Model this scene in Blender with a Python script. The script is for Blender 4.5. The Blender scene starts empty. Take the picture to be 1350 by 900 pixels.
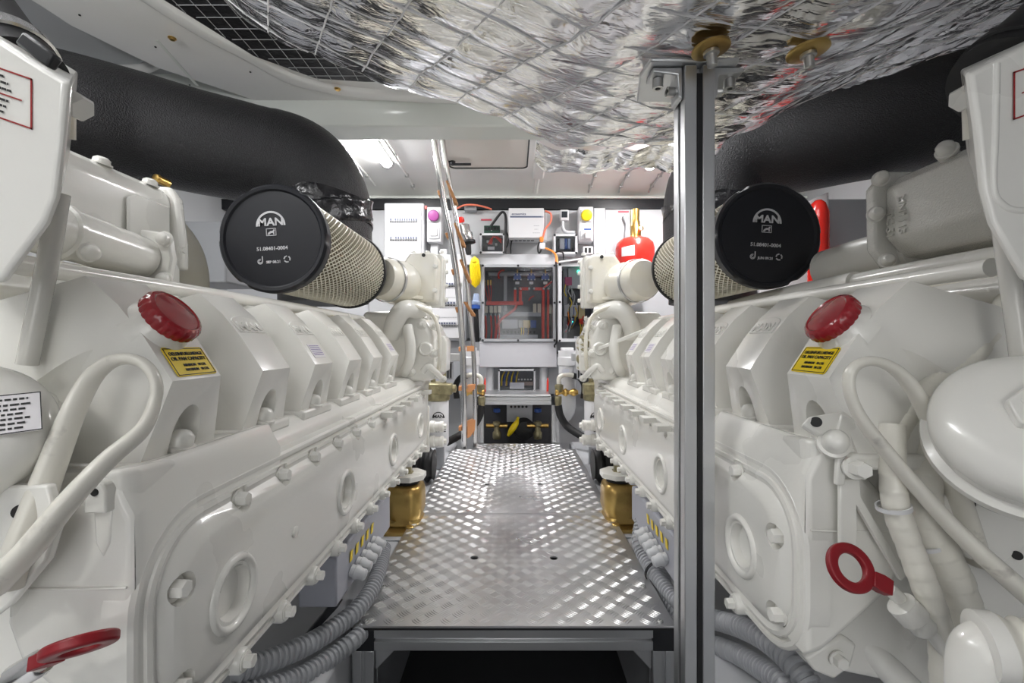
import bpy, bmesh, math, random
from mathutils import Vector, Matrix, noise
random.seed(7)
V = Vector
PI = math.pi
SC = bpy.context.scene
COL = SC.collection
CX, CY, F = 677.0, 450.0, 600.0      # vanishing point and focal length in photo pixels
CAMZ = 1.0

def P(x, y, d):
    """point at distance d (metres along the walkway) seen at photo pixel x, y"""
    return V(((x-CX)*d/F, d, CAMZ-(y-CY)*d/F))

# ---------------------------------------------------------------- materials
MATS = {}
def mat(name, col, rough=0.5, metal=0.0, coat=0.0, bump=None, var=None, trans=0.0, emit=None, aniso=0.0, ior=1.45, rvar=None):
    if name in MATS: return MATS[name]
    m = bpy.data.materials.new(name); m.use_nodes = True
    nt = m.node_tree; b = nt.nodes['Principled BSDF']
    b.inputs['Base Color'].default_value = (*col, 1)
    b.inputs['Roughness'].default_value = rough
    b.inputs['Metallic'].default_value = metal
    b.inputs['IOR'].default_value = ior
    if coat: b.inputs['Coat Weight'].default_value = coat; b.inputs['Coat Roughness'].default_value = 0.12
    if trans: b.inputs['Transmission Weight'].default_value = trans
    if aniso: b.inputs['Anisotropic'].default_value = aniso
    if emit:
        b.inputs['Emission Color'].default_value = (*emit[0], 1); b.inputs['Emission Strength'].default_value = emit[1]
    tc = nt.nodes.new('ShaderNodeTexCoord')
    if var:                                   # (scale, second colour, contrast lo, hi)
        n = nt.nodes.new('ShaderNodeTexNoise'); n.inputs['Scale'].default_value = var[0]; n.inputs['Detail'].default_value = 6
        r = nt.nodes.new('ShaderNodeValToRGB'); r.color_ramp.elements[0].position = var[2]; r.color_ramp.elements[1].position = var[3]
        r.color_ramp.elements[0].color = (*col, 1); r.color_ramp.elements[1].color = (*var[1], 1)
        nt.links.new(tc.outputs['Object'], n.inputs['Vector']); nt.links.new(n.outputs['Fac'], r.inputs['Fac'])
        nt.links.new(r.outputs['Color'], b.inputs['Base Color'])
    if rvar:                                  # (scale, lo, hi)
        n = nt.nodes.new('ShaderNodeTexNoise'); n.inputs['Scale'].default_value = rvar[0]; n.inputs['Detail'].default_value = 4
        r = nt.nodes.new('ShaderNodeMapRange'); r.inputs['From Min'].default_value = 0.3; r.inputs['From Max'].default_value = 0.7
        r.inputs['To Min'].default_value = rvar[1]; r.inputs['To Max'].default_value = rvar[2]
        nt.links.new(tc.outputs['Object'], n.inputs['Vector']); nt.links.new(n.outputs['Fac'], r.inputs['Value'])
        nt.links.new(r.outputs['Result'], b.inputs['Roughness'])
    if bump:                                  # (scale, strength, distance)
        n = nt.nodes.new('ShaderNodeTexNoise'); n.inputs['Scale'].default_value = bump[0]; n.inputs['Detail'].default_value = 3
        k = nt.nodes.new('ShaderNodeBump'); k.inputs['Strength'].default_value = bump[1]; k.inputs['Distance'].default_value = bump[2]
        nt.links.new(tc.outputs['Object'], n.inputs['Vector']); nt.links.new(n.outputs['Fac'], k.inputs['Height'])
        nt.links.new(k.outputs['Normal'], b.inputs['Normal'])
        if coat: nt.links.new(k.outputs['Normal'], b.inputs['Coat Normal'])
    MATS[name] = m
    return m

PAINT = mat('engine_paint', (.82,.81,.765), .26, coat=.6, bump=(90,.10,.002), rvar=(6,.26,.32))
PAINTW = mat('engine_paint_aged', (.82,.78,.66), .33, coat=.5, bump=(90,.15,.002), var=(9,(.82,.80,.74),.4,.65))
PAINTR = mat('engine_paint_rough_cast', (.80,.79,.745), .20, coat=.8, bump=(420,.55,.0022))
SCUFF = mat('scuffed_paint', (.74,.72,.65), .32, coat=.4, var=(24,(.34,.32,.29),.60,.70), bump=(60,.2,.002))
GEL = mat('gelcoat_white', (.86,.86,.84), .32, coat=.3, bump=(30,.05,.003))
GELG = mat('gelcoat_greenish', (.76,.79,.74), .4, coat=.2)
HULL = mat('hull_paint_grey', (.44,.45,.46), .45, bump=(40,.1,.002))
STRG = mat('stringer_paint_grey', (.50,.51,.53), .42, bump=(60,.1,.002), var=(3,(.45,.46,.48),.4,.6))
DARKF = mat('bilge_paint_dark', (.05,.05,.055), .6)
WALLW = mat('bulkhead_panel', (.62,.63,.65), .45, bump=(50,.05,.002))
GREYP = mat('grey_plastic', (.38,.39,.41), .4)
BOXG = mat('box_blue_grey', (.36,.37,.42), .42)
LGREY = mat('light_grey_plastic', (.60,.61,.63), .38)
WHITE = mat('white_plastic', (.69,.69,.705), .35)
ALU = mat('anodised_aluminium', (.60,.61,.62), .34, metal=.85, aniso=.4, bump=(220,.05,.001))
ALUD = mat('slot_strip_black', (.012,.012,.013), .5)
PLATE = mat('tread_plate', (.74,.74,.75), .34, metal=.92, var=(2.2,(.62,.61,.59),.5,.7), rvar=(5,.26,.42), bump=(180,.06,.001))
STEEL = mat('stainless_steel', (.72,.71,.70), .16, metal=1)
ZINC = mat('zinc_steel', (.55,.55,.54), .35, metal=.9)
GOLD = mat('yellow_passivated_steel', (.52,.36,.12), .32, metal=.85, var=(14,(.28,.16,.05),.5,.72))
BRASS = mat('brass', (.80,.52,.16), .28, metal=1)
OLIVE = mat('olive_bronze', (.25,.225,.13), .4, metal=.6, var=(30,(.45,.40,.24),.4,.7))
BLACK = mat('black_plastic', (.014,.015,.018), .38, bump=(160,.05,.001))
FCAP = mat('black_rubber_cap', (.010,.011,.016), .42)
RUBBER = mat('black_rubber', (.016,.016,.017), .5)
LAG = mat('black_hose_jacket', (.014,.014,.016), .36, bump=(260,1.0,.004), var=(330,(.05,.05,.055),.55,.75))
TAPE = mat('black_tape', (.012,.012,.014), .22, bump=(28,.5,.01))
GREYC = mat('grey_conduit', (.36,.37,.39), .4)
RED = mat('red_plastic', (.30,.008,.016), .25, coat=.5)
REDP = mat('red_handle', (.24,.010,.016), .4)
REDC = mat('red_cable', (.80,.05,.03), .35)
REDT = mat('red_paint', (.80,.03,.02), .25, coat=.6)
ORANGE = mat('orange_cable', (.90,.28,.05), .4)
YEL = mat('yellow_sticker', (.90,.66,.01), .4)
YELC = mat('yellow_plastic', (.90,.66,.01), .35)
BLUE = mat('blue_plastic', (.03,.09,.34), .35)
BLUEG = mat('blue_grey_plastic', (.30,.37,.52), .4)
PURPLE = mat('purple_socket', (.38,.08,.30), .35)
INK = mat('black_ink', (.02,.02,.02), .6)
INKP = mat('purple_ink', (.30,.24,.45), .6)
INKR = mat('red_ink', (.32,.02,.02), .6)
PRINT = mat('grey_print', (.62,.62,.64), .6)
PAPER = mat('white_label', (.80,.78,.80), .35, coat=.5)
PAPERF = mat('filter_paper', (.30,.26,.17), .8)
WIRE = mat('filter_wire', (.80,.77,.66), .3, metal=.5)
TEAK = mat('teak_step', (.42,.19,.07), .45, var=(40,(.55,.28,.12),.4,.7))
TEAKL = mat('copper_bracket', (.78,.36,.16), .35, metal=.4)
HARN = mat('wrapped_harness_tape', (.74,.72,.65), .38, coat=.3, bump=(70,.25,.004))
TUBEG = mat('milky_tube', (.66,.65,.61), .22, coat=.5)
LEDM = mat('led_diffuser', (1,1,1), .4, emit=((1,.98,.98), 60))
GREEN = mat('green_led', (.02,.5,.3), .4, emit=((.05,1,.55), 4))
PCB = mat('dark_green_board', (.02,.06,.04), .4)
SCREEN = mat('dark_screen', (.03,.035,.04), .15)
DARKP = mat('dark_backplate', (.12,.125,.135), .45)

def clear_mat(name, tint=(.92,.93,.95), alpha=.14):
    m = bpy.data.materials.new(name); m.use_nodes = True
    nt = m.node_tree; nt.nodes.clear()
    o = nt.nodes.new('ShaderNodeOutputMaterial'); mx = nt.nodes.new('ShaderNodeMixShader')
    t = nt.nodes.new('ShaderNodeBsdfTransparent'); t.inputs['Color'].default_value = (*tint, 1)
    g = nt.nodes.new('ShaderNodeBsdfGlossy'); g.inputs['Roughness'].default_value = .05
    fr = nt.nodes.new('ShaderNodeFresnel'); fr.inputs['IOR'].default_value = 1.45
    nt.links.new(fr.outputs['Fac'], mx.inputs['Fac']); nt.links.new(t.outputs['BSDF'], mx.inputs[1]); nt.links.new(g.outputs['BSDF'], mx.inputs[2])
    nt.links.new(mx.outputs['Shader'], o.inputs['Surface'])
    return m
CLEAR = clear_mat('clear_polycarbonate')

def foil_mat():
    m = bpy.data.materials.new('aluminium_foil'); m.use_nodes = True
    nt = m.node_tree; b = nt.nodes['Principled BSDF']
    b.inputs['Base Color'].default_value = (.86,.86,.88,1); b.inputs['Metallic'].default_value = 1; b.inputs['Roughness'].default_value = .17
    tc = nt.nodes.new('ShaderNodeTexCoord')
    mp = nt.nodes.new('ShaderNodeMapping'); mp.inputs['Scale'].default_value = (9, 28, 18)
    n1 = nt.nodes.new('ShaderNodeTexNoise'); n1.inputs['Scale'].default_value = 1.2; n1.inputs['Detail'].default_value = 3; n1.inputs['Distortion'].default_value = 1.4
    n2 = nt.nodes.new('ShaderNodeTexNoise'); n2.inputs['Scale'].default_value = 26; n2.inputs['Detail'].default_value = 3; n2.inputs['Distortion'].default_value = .8
    b1 = nt.nodes.new('ShaderNodeBump'); b1.inputs['Strength'].default_value = .35; b1.inputs['Distance'].default_value = .016
    b2 = nt.nodes.new('ShaderNodeBump'); b2.inputs['Strength'].default_value = .12; b2.inputs['Distance'].default_value = .006
    nt.links.new(tc.outputs['Object'], mp.inputs['Vector']); nt.links.new(mp.outputs['Vector'], n1.inputs['Vector'])
    nt.links.new(tc.outputs['Object'], n2.inputs['Vector'])
    nt.links.new(n1.outputs['Fac'], b1.inputs['Height']); nt.links.new(n2.outputs['Fac'], b2.inputs['Height'])
    nt.links.new(b1.outputs['Normal'], b2.inputs['Normal']); nt.links.new(b2.outputs['Normal'], b.inputs['Normal'])
    return m
FOIL = foil_mat()

# ---------------------------------------------------------------- mesh building
def frame_of(axis):
    a = V(axis).normalized()
    t = V((0,0,1)) if abs(a.z) < .9 else V((1,0,0))
    x = t.cross(a).normalized(); y = a.cross(x)
    return x, y, a

def spline(pts, n=8):
    pts = [V(p) for p in pts]
    if len(pts) < 3 or n <= 1: return pts
    q = [pts[0]*2-pts[1]] + pts + [pts[-1]*2-pts[-2]]
    out = []
    for i in range(1, len(q)-2):
        a, b, c, d = q[i-1], q[i], q[i+1], q[i+2]
        for k in range(n):
            t = k/n
            out.append(.5*((2*b)+(c-a)*t+(2*a-5*b+4*c-d)*t*t+(3*b-a-3*c+d)*t**3))
    out.append(pts[-1])
    return out

class MB:
    def __init__(s): s.bm = bmesh.new()
    def box(s, lo, hi, M=None):
        lo, hi = V(lo), V(hi)
        c = [V((x,y,z)) for x in (lo.x,hi.x) for y in (lo.y,hi.y) for z in (lo.z,hi.z)]
        if M is not None: c = [M @ p for p in c]
        v = [s.bm.verts.new(p) for p in c]
        for f in ((0,1,3,2),(4,6,7,5),(0,4,5,1),(2,3,7,6),(0,2,6,4),(1,5,7,3)):
            s.bm.faces.new([v[i] for i in f])
        return s
    def obox(s, c, ax, ay, az, sx, sy, sz):
        """box centred at c with half-sizes along given unit axes"""
        c = V(c); ax, ay, az = V(ax).normalized(), V(ay).normalized(), V(az).normalized()
        M = Matrix(((ax.x,ay.x,az.x,c.x),(ax.y,ay.y,az.y,c.y),(ax.z,ay.z,az.z,c.z),(0,0,0,1)))
        return s.box((-sx,-sy,-sz),(sx,sy,sz),M)
    def loft(s, rings, cap0=True, cap1=True, closed=True):
        vs = [[s.bm.verts.new(p) for p in r] for r in rings]
        n = len(vs[0])
        for a, b in zip(vs, vs[1:]):
            for i in range(n if closed else n-1):
                j = (i+1) % n
                s.bm.faces.new((a[i], a[j], b[j], b[i]))
        if cap0: s.bm.faces.new(list(reversed(vs[0])))
        if cap1: s.bm.faces.new(vs[-1])
        return s
    def lathe(s, o, axis, prof, seg=32, cap0=True, cap1=True):
        """prof: list of (radius, height along the axis)"""
        o = V(o); x, y, a = frame_of(axis)
        rings = []
        for r, h in prof:
            r = max(r, 1e-4)
            rings.append([o + a*h + (x*math.cos(2*PI*k/seg)+y*math.sin(2*PI*k/seg))*r for k in range(seg)])
        return s.loft(rings, cap0, cap1)
    def cyl(s, a, b, r, r2=None, seg=20):
        a, b = V(a), V(b)
        return s.lathe(a, b-a, [(r,0),(r if r2 is None else r2,(b-a).length)], seg)
    def hexbolt(s, o, axis, r, h, washer=True):
        if washer: s.lathe(o, axis, [(r*1.35,0),(r*1.35,h*.18)], 20)
        s.lathe(o, axis, [(r,h*.1),(r,h*.9),(r*.86,h)], 6)
        return s
    def tube(s, pts, r, seg=14, n=8, caps=True, rfun=None, flat=None, up=None):
        pts = spline(pts, n)
        T = []
        for i in range(len(pts)):
            T.append((pts[min(i+1,len(pts)-1)]-pts[max(i-1,0)]).normalized())
        x, y, _ = frame_of(T[0])
        if up is not None:
            y = (V(up)-T[0]*V(up).dot(T[0])).normalized(); x = y.cross(T[0])
        rings = []; L = 0
        for i, p in enumerate(pts):
            if i:
                L += (p-pts[i-1]).length
                x = (x - T[i]*x.dot(T[i])).normalized(); y = T[i].cross(x)
            rr = rfun(L, i/(len(pts)-1)) if rfun else r
            fx = flat if flat else 1
            rings.append([p + (x*math.cos(2*PI*k/seg)*fx+y*math.sin(2*PI*k/seg))*rr for k in range(seg)])
        return s.loft(rings, caps, caps)
    def prism(s, poly, ext):
        ext = V(ext); a = [V(p) for p in poly]
        return s.loft([a, [p+ext for p in a]])
    def add(s, verts, faces):
        v = [s.bm.verts.new(p) for p in verts]
        for f in faces: s.bm.faces.new([v[i] for i in f])
        return s

ROOT = {}
def _props(o, label, cat, group, kind):
    if label: o['label'] = label
    if cat: o['category'] = cat
    if group: o['group'] = group
    if kind: o['kind'] = kind

WM = {}          # world matrices of built objects (by name)
def link(o, parent=None, world=None):
    COL.objects.link(o)
    w = world if world is not None else Matrix.Identity(4)
    if parent is not None:
        o.parent = parent
        o.matrix_parent_inverse = WM[parent.name].inverted()
    o.matrix_basis = w
    WM[o.name] = w.copy()
    return o

def thing(name, loc, label, cat, group=None, kind=None):
    o = bpy.data.objects.new(name, None); o.empty_display_size = .05
    link(o, None, Matrix.Translation(V(loc)))
    _props(o, label, cat, group, kind)
    return o

def finish(me, smooth=40):
    if smooth:
        me.polygons.foreach_set('use_smooth', [True]*len(me.polygons))
        me.set_sharp_from_angle(angle=math.radians(smooth))

def obj(name, mb, m, parent=None, bevel=0, seg=2, smooth=40, label=None, cat=None, group=None, kind=None, ang=30, weld=False):
    bm = mb.bm
    if weld: bmesh.ops.remove_doubles(bm, verts=bm.verts, dist=1e-5)
    bmesh.ops.recalc_face_normals(bm, faces=bm.faces)
    me = bpy.data.meshes.new(name); bm.to_mesh(me); bm.free()
    finish(me, smooth)
    me.materials.append(m)
    o = bpy.data.objects.new(name, me)
    if parent is None:                        # origin at the base of the thing
        vs = [v.co for v in me.vertices]
        if vs:
            c = V(((min(v.x for v in vs)+max(v.x for v in vs))/2, (min(v.y for v in vs)+max(v.y for v in vs))/2, min(v.z for v in vs)))
            me.transform(Matrix.Translation(-c)); link(o, None, Matrix.Translation(c))
        else: link(o)
    else: link(o, parent)
    if bevel:
        b = o.modifiers.new('bevel', 'BEVEL'); b.width = bevel; b.segments = seg; b.limit_method = 'ANGLE'; b.angle_limit = math.radians(ang)
        b.harden_normals = False
    _props(o, label, cat, group, kind)
    return o

def inst(name, src, parent, world):
    """another object sharing the mesh of src"""
    o = bpy.data.objects.new(name, src.data)
    link(o, parent, world)
    for md in src.modifiers:
        k = o.modifiers.new(md.name, md.type)
        if md.type == 'BEVEL':
            k.width = md.width; k.segments = md.segments; k.limit_method = md.limit_method; k.angle_limit = md.angle_limit
    return o

def bake(o, cutters=(), op='DIFFERENCE', smooth=35):
    """apply the object's modifiers after cutting it with temporary meshes"""
    tmp = []
    mods = list(o.modifiers)
    for mb in cutters:
        bmesh.ops.recalc_face_normals(mb.bm, faces=mb.bm.faces)
        me = bpy.data.meshes.new('cut'); mb.bm.to_mesh(me); mb.bm.free()
        finish(me, smooth)
        c = bpy.data.objects.new('cut', me); COL.objects.link(c)
        c.matrix_basis = WM[o.name] if False else Matrix.Identity(4)
        tmp.append(c)
        k = o.modifiers.new('b', 'BOOLEAN'); k.object = c; k.operation = op; k.solver = 'EXACT'
    bpy.context.view_layer.update()
    dg = bpy.context.evaluated_depsgraph_get()
    me = bpy.data.meshes.new_from_object(o.evaluated_get(dg))
    o.modifiers.clear()
    old = o.data; o.data = me; bpy.data.meshes.remove(old)
    for c in tmp:
        d = c.data; bpy.data.objects.remove(c); bpy.data.meshes.remove(d)
    finish(me, smooth)
    return o

def text(name, s, size, c, xa, ya, m, parent, ext=.0004, align='CENTER', bold=0, sx=1.0, label=None):
    cu = bpy.data.curves.new('txt', 'FONT'); cu.body = s; cu.size = size; cu.align_x = align; cu.align_y = 'CENTER'
    cu.extrude = ext; cu.offset = bold; cu.resolution_u = 3
    t = bpy.data.objects.new('txt', cu); COL.objects.link(t)
    bpy.context.view_layer.update()
    me = bpy.data.meshes.new_from_object(t.evaluated_get(bpy.context.evaluated_depsgraph_get()))
    bpy.data.objects.remove(t); bpy.data.curves.remove(cu)
    xa, ya = V(xa).normalized(), V(ya).normalized(); za = xa.cross(ya); c = V(c)
    M = Matrix(((xa.x*sx,ya.x,za.x,c.x),(xa.y*sx,ya.y,za.y,c.y),(xa.z*sx,ya.z,za.z,c.z),(0,0,0,1)))
    me.transform(M)
    me.materials.clear(); me.materials.append(m)
    o = bpy.data.objects.new(name, me)
    link(o, parent)
    if label: o['label'] = label
    return o

def bars(name, rows, m, parent, c, xa, ya, h):
    """short rows of print too small to read: rows = [(x0, x1, y)]"""
    xa, ya = V(xa).normalized(), V(ya).normalized(); n = xa.cross(ya); c = V(c)
    mb = MB()
    for x0, x1, y in rows:
        x = x0
        while x < x1:
            w = min(random.uniform(h*1.2, h*3.2), x1-x)
            mb.obox(c+xa*(x+w/2)+ya*y+n*.0002, xa, ya, n, w/2, h/2, .0002)
            x += w + h*.7
    return obj(name, mb, m, parent, smooth=0)

def rrect(cx, cy, w, h, r, n=6):
    """rounded rectangle as 2D points"""
    out = []
    for (sx, sy, a0) in ((1,1,0),(-1,1,PI/2),(-1,-1,PI),(1,-1,1.5*PI)):
        for k in range(n+1):
            a = a0+k*PI/2/n
            out.append((cx+sx*(w/2-r)+r*math.cos(a), cy+sy*(h/2-r)+r*math.sin(a)))
    return out

def emblem(name, c, xa, ya, w, m, parent, lion=True, bold=.0006):
    """arched word mark: half ring over the letters, small framed animal below"""
    xa, ya = V(xa).normalized(), V(ya).normalized(); n = xa.cross(ya); c = V(c)
    mb = MB(); R = w/2; r = R*.87; N = 24
    top, bot = [], []
    vs = []; fs = []
    for k in range(N+1):
        a = PI*k/N
        for q in (R, r):
            p = c + xa*math.cos(a)*q + ya*math.sin(a)*q
            vs += [p+n*.0006, p]
    for k in range(N):
        i = k*4
        fs += [(i, i+4, i+6, i+2), (i+1, i+3, i+7, i+5), (i, i+1, i+5, i+4), (i+2, i+6, i+7, i+3)]
    fs += [(0,2,3,1), (N*4, N*4+1, N*4+3, N*4+2)]
    mb.add(vs, fs)
    o = obj(name, mb, m, parent, smooth=0)
    text('wordmark', 'MAN', R*.72, c+ya*R*.24+n*.0004, xa, ya, m, o, ext=.0003, bold=bold, sx=1.08)
    if lion:
        lb = MB(); k = R*.34; cc = c - ya*R*.42
        for (x0, x1, y0, y1) in ((-1,1,.62,.74),(-1,1,-.74,-.62),(-1,-.88,-.74,.74),(.88,1,-.74,.74)):
            lb.obox(cc+xa*k*(x0+x1)/2+ya*k*(y0+y1)/2+n*.0003, xa, ya, n, k*(x1-x0)/2, k*(y1-y0)/2, .0003)
        poly = [(-.75,-.5),(-.55,-.1),(-.15,.18),(.35,.22),(.45,.45),(.7,.5),(.72,.25),(.6,.1),(.62,-.5),(.42,-.5),(.36,-.15),(.0,-.2),(-.3,-.35),(-.3,-.5)]
        lb.prism([cc+xa*k*a+ya*k*b for a, b in poly], n*.0006)
        obj('framed_mark', lb, m, o, smooth=0)
    return o
# ================================================================ THE ROOM
def struct(name, mb, m, parent=None, **k):
    return obj(name, mb, m, parent, kind='structure' if parent is None else None, **k)

YB = 3.08                                   # face of the bulkhead
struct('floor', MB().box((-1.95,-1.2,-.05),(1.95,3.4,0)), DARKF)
struct('wall_back', MB().box((-1.95,YB+.02,0),(1.95,YB+.12,2.2)), WALLW)
struct('wall_left', MB().box((-2.05,-1.2,0),(-1.95,3.4,2.2)), HULL)
struct('wall_right', MB().box((1.95,-1.2,0),(2.05,3.4,2.2)), HULL)
struct('wall_front', MB().box((-1.95,-1.3,0),(1.95,-1.2,2.2)), WALLW)

# rear ceiling: flat with a cove that runs down to the bulkhead
ZC = 2.03
mb = MB()
prof = [(1.70,ZC)] + [(2.83,ZC)] + [(2.83+.25*math.sin(a), ZC-.065*(1-math.cos(a))) for a in [i*PI/2/10 for i in range(1,11)]]
prof += [(3.2,ZC-.065),(3.2,2.2),(1.70,2.1)]
mb.prism([(-1.95,y,z) for y, z in prof], (3.9,0,0))
struct('ceiling', mb, GEL, smooth=30)
struct('trim_1', MB().box((-1.95,3.02,1.951),(1.95,3.08,1.966)), GELG)
struct('trim_2', MB().box((-1.95,3.04,1.884),(1.95,3.098,1.951)), BLACK)

# beam across the room, front face leaning a little
mb = MB()
mb.prism([(-1.95,1.70,1.90),(-1.95,1.74,1.822),(-1.95,1.86,1.822),(-1.95,1.90,2.04),(-1.95,1.70,2.04)], (3.9,0,0))
struct('ceiling_beam', mb, GELG, bevel=.006)

# front ceiling: two moulded deck panels with a raised rim round an opening
Z1 = 1.90
out = [(-.97,1.71),(-1.18,1.50),(-1.27,1.30),(-1.30,1.0),(-1.30,-1.2),(1.95,-1.2),(1.95,1.71)]
mb = MB(); mb.prism([(x,y,Z1) for x, y in out], (0,0,.03))
panel = struct('ceiling_panel', mb, GEL, bevel=.012, seg=3)
struct('ceiling_deck', MB().box((-1.95,-1.2,2.0),(1.95,1.75,2.2)), HULL)
rim = [P(120,-60,1.05),P(180,2,1.155),P(265,45,1.31),P(330,80,1.43),P(388,110,1.56),P(458,124,1.63),P(520,134,1.66),P(640,146,1.69)]
rim = [V((p.x,p.y,Z1)) for p in rim]
sp = spline(rim, 6)
def ridge(pts, w, h, z):
    rings = []
    for i, p in enumerate(pts):
        t = (pts[min(i+1,len(pts)-1)]-pts[max(i-1,0)]).normalized(); q = V((t.y,-t.x,0))
        rings.append([V((p.x,p.y,z))+q*a+V((0,0,-b)) for a, b in ((-w,-.002),(-w*.8,h*.8),(-w*.5,h),(w*.5,h),(w*.8,h*.8),(w,-.002))])
    return MB().loft(rings)
struct('panel_rim', ridge(sp, .030, .014, Z1), GEL, panel, smooth=60)
mb = MB()
for x, y in ((227,50),(445,117)):
    d = (Z1-.016-1)*F/(CY-y)
    p = P(x, y, d); mb.lathe(p, (0,0,-1), [(.011,0),(.011,.002),(.007,.004),(.007,.006)], 18)
struct('brass_screw', mb, BRASS, panel)
mb = MB()
for x, y in ((105,20),(205,62),(250,112),(330,95),(350,90),(395,107)):
    d = (Z1-.001-1)*F/(CY-y); p = P(x, y, d); mb.lathe(p, (0,0,-1), [(.003,-.001),(.003,.0012)], 10)
struct('rivet', mb, INK, panel)
struct('panel_joint', MB().prism([V((p.x,p.y,Z1-.0015)) for p in (P(205,58,1.36),P(209,58,1.36),P(262,112,1.6),P(258,112,1.6))], (0,0,.003)), GELG, panel)

# stringers that carry the engines
for s, nm in ((-1,'trim_3'),(1,'trim_4')):
    mb = MB()
    mb.prism([(s*.332,-.6,.0),(s*.332,-.6,.395),(s*.345,-.6,.405),(s*.66,-.6,.405),(s*.66,-.6,0)], (0,3.3,0))
    struct(nm, mb, STRG, bevel=.004)

# hatch in the rear ceiling
zh = ZC
h = thing('window_1', (-.145,2.4,zh), None, None, kind='structure')
def frame2d(w0, h0, w1, h1, cx, cy, z0, z1, r0, r1, n=6):
    A = rrect(cx,cy,w0,h0,r0,n); B = rrect(cx,cy,w1,h1,r1,n)
    rings = [[(x,y,z0) for x,y in A],[(x,y,z1) for x,y in A],[(x,y,z1) for x,y in B],[(x,y,z0) for x,y in B]]
    mb = MB(); mb.loft(rings+[rings[0]], False, False); return mb
hx, hy = -.145, 2.395
struct('hatch_frame', frame2d(.52,.62,.455,.555,hx,hy,zh+.002,zh-.022,.05,.035), GEL, h, bevel=.004)
struct('hatch_seal', frame2d(.455,.555,.440,.540,hx,hy,zh+.002,zh-.016,.035,.03), RUBBER, h)
LID = mat('hatch_lid_cream', (.80,.77,.70), .35, coat=.3)
struct('hatch_lid', MB().prism([(x,y,zh-.012) for x,y in rrect(hx,hy,.44,.54,.03)], (0,0,.012)), LID, h)
struct('hatch_lip', frame2d(.56,.66,.52,.62,hx,hy,zh+.002,zh-.008,.06,.05), GELG, h)
for yy in (2.235, 2.575):
    mb = MB()
    mb.lathe((hx-.20,yy,zh-.012),(0,0,-1),[(.017,0),(.017,.012),(.012,.02)],18)
    mb.tube([(hx-.20,yy,zh-.028),(hx-.17,yy-.004,zh-.030),(hx-.095,yy-.006,zh-.030)], .007, flat=1.2)
    mb.box((hx-.235,yy-.012,zh-.02),(hx-.205,yy+.012,zh-.004))
    struct('hatch_handle', mb, BLACK, h)

# ceiling ribs / conduits in the rear bay
mb = MB()
for x0, y0, x1, y1 in ((0.055,2.47,.055,2.60),):
    mb.box((.115,2.55,ZC-.03),(.185,2.82,ZC+.01))
struct('trim_5', mb, GEL, bevel=.01)
for i, (xx, y0, y1) in enumerate(((-.655,2.0,3.0),(-.90,2.0,2.95),(.15,2.82,3.03),(.50,2.1,3.03),(.70,2.7,3.03),(.90,2.4,3.03))):
    def zc(y): 
        t = min(max((y-2.83)/.25,0),1); return ZC-.065*(1-math.sqrt(1-t*t))
    ys = [y0+(y1-y0)*k/14 for k in range(15)]
    c = thing('ceiling_conduit', (xx,(y0+y1)/2,ZC),
        ['thin white conduit beside the lit tube lamp over the breaker box','thin conduit along the ceiling outboard of the tube lamp near the black duct',
         'flat white strip running from the hatch corner to the bulkhead','thin grey conduit crossing the ceiling between hatch and post, two clips',
         'thin grey conduit behind the tube lamp nearest the post','dark conduit along the ceiling edge above the red cylinder'][i], 'conduit', 'ceiling conduits')
    obj('pipe', MB().tube([(xx,y,zc(y)-.010) for y in ys], .007 if i != 2 else .014, n=1, seg=10), ALU if i in (3,4) else (HULL if i==5 else GEL), c)
    for yy in ((2.5,2.80,2.96) if i != 2 else ()):
        if y0 < yy < y1:
            obj('clip', MB().box((xx-.012,yy-.008,zc(yy)-.020),(xx+.012,yy+.008,zc(yy)+.002)), ZINC, c, bevel=.002)

# tube lamps
for s, x0, y0, y1, lb in ((-1,-.723,2.08,2.64,'lit tube lamp on the ceiling above the white breaker box'),
                       (1,.79,2.12,2.68,'lit tube lamp on the ceiling above the red gas cylinder')):
    t = thing('tube_lamp', (x0,(y0+y1)/2,ZC), lb, 'lamp', 'ceiling tube lamps')
    mb = MB()
    mb.prism([(x0-.032,y0,ZC+.001),(x0-.030,y0,ZC-.012),(x0+.030,y0,ZC-.012),(x0+.032,y0,ZC+.001)], (0,y1-y0,0))
    obj('housing', mb, WHITE, t)
    mb = MB(); pr = [(x0+.028*math.cos(a), y0+.012, ZC-.010-.026*math.sin(a)) for a in [PI*k/10 for k in range(11)]]
    mb.prism(pr, (0,y1-y0-.05,0)); obj('diffuser', mb, LEDM, t)
    mb = MB(); pr = [(x0+.033*math.cos(a), y1-.04, ZC-.006-.032*math.sin(a)) for a in [PI*k/10 for k in range(11)]]
    mb.prism(pr, (0,.035,0)); e = obj('end_cap', mb, WHITE, t, bevel=.004)
    mb = MB()
    for k in (-1,0,1): mb.box((x0+k*.014-.005,y1-.006,ZC-.026),(x0+k*.014+.005,y1-.003,ZC-.020))
    obj('vent_slot', mb, INK, e)

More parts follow.
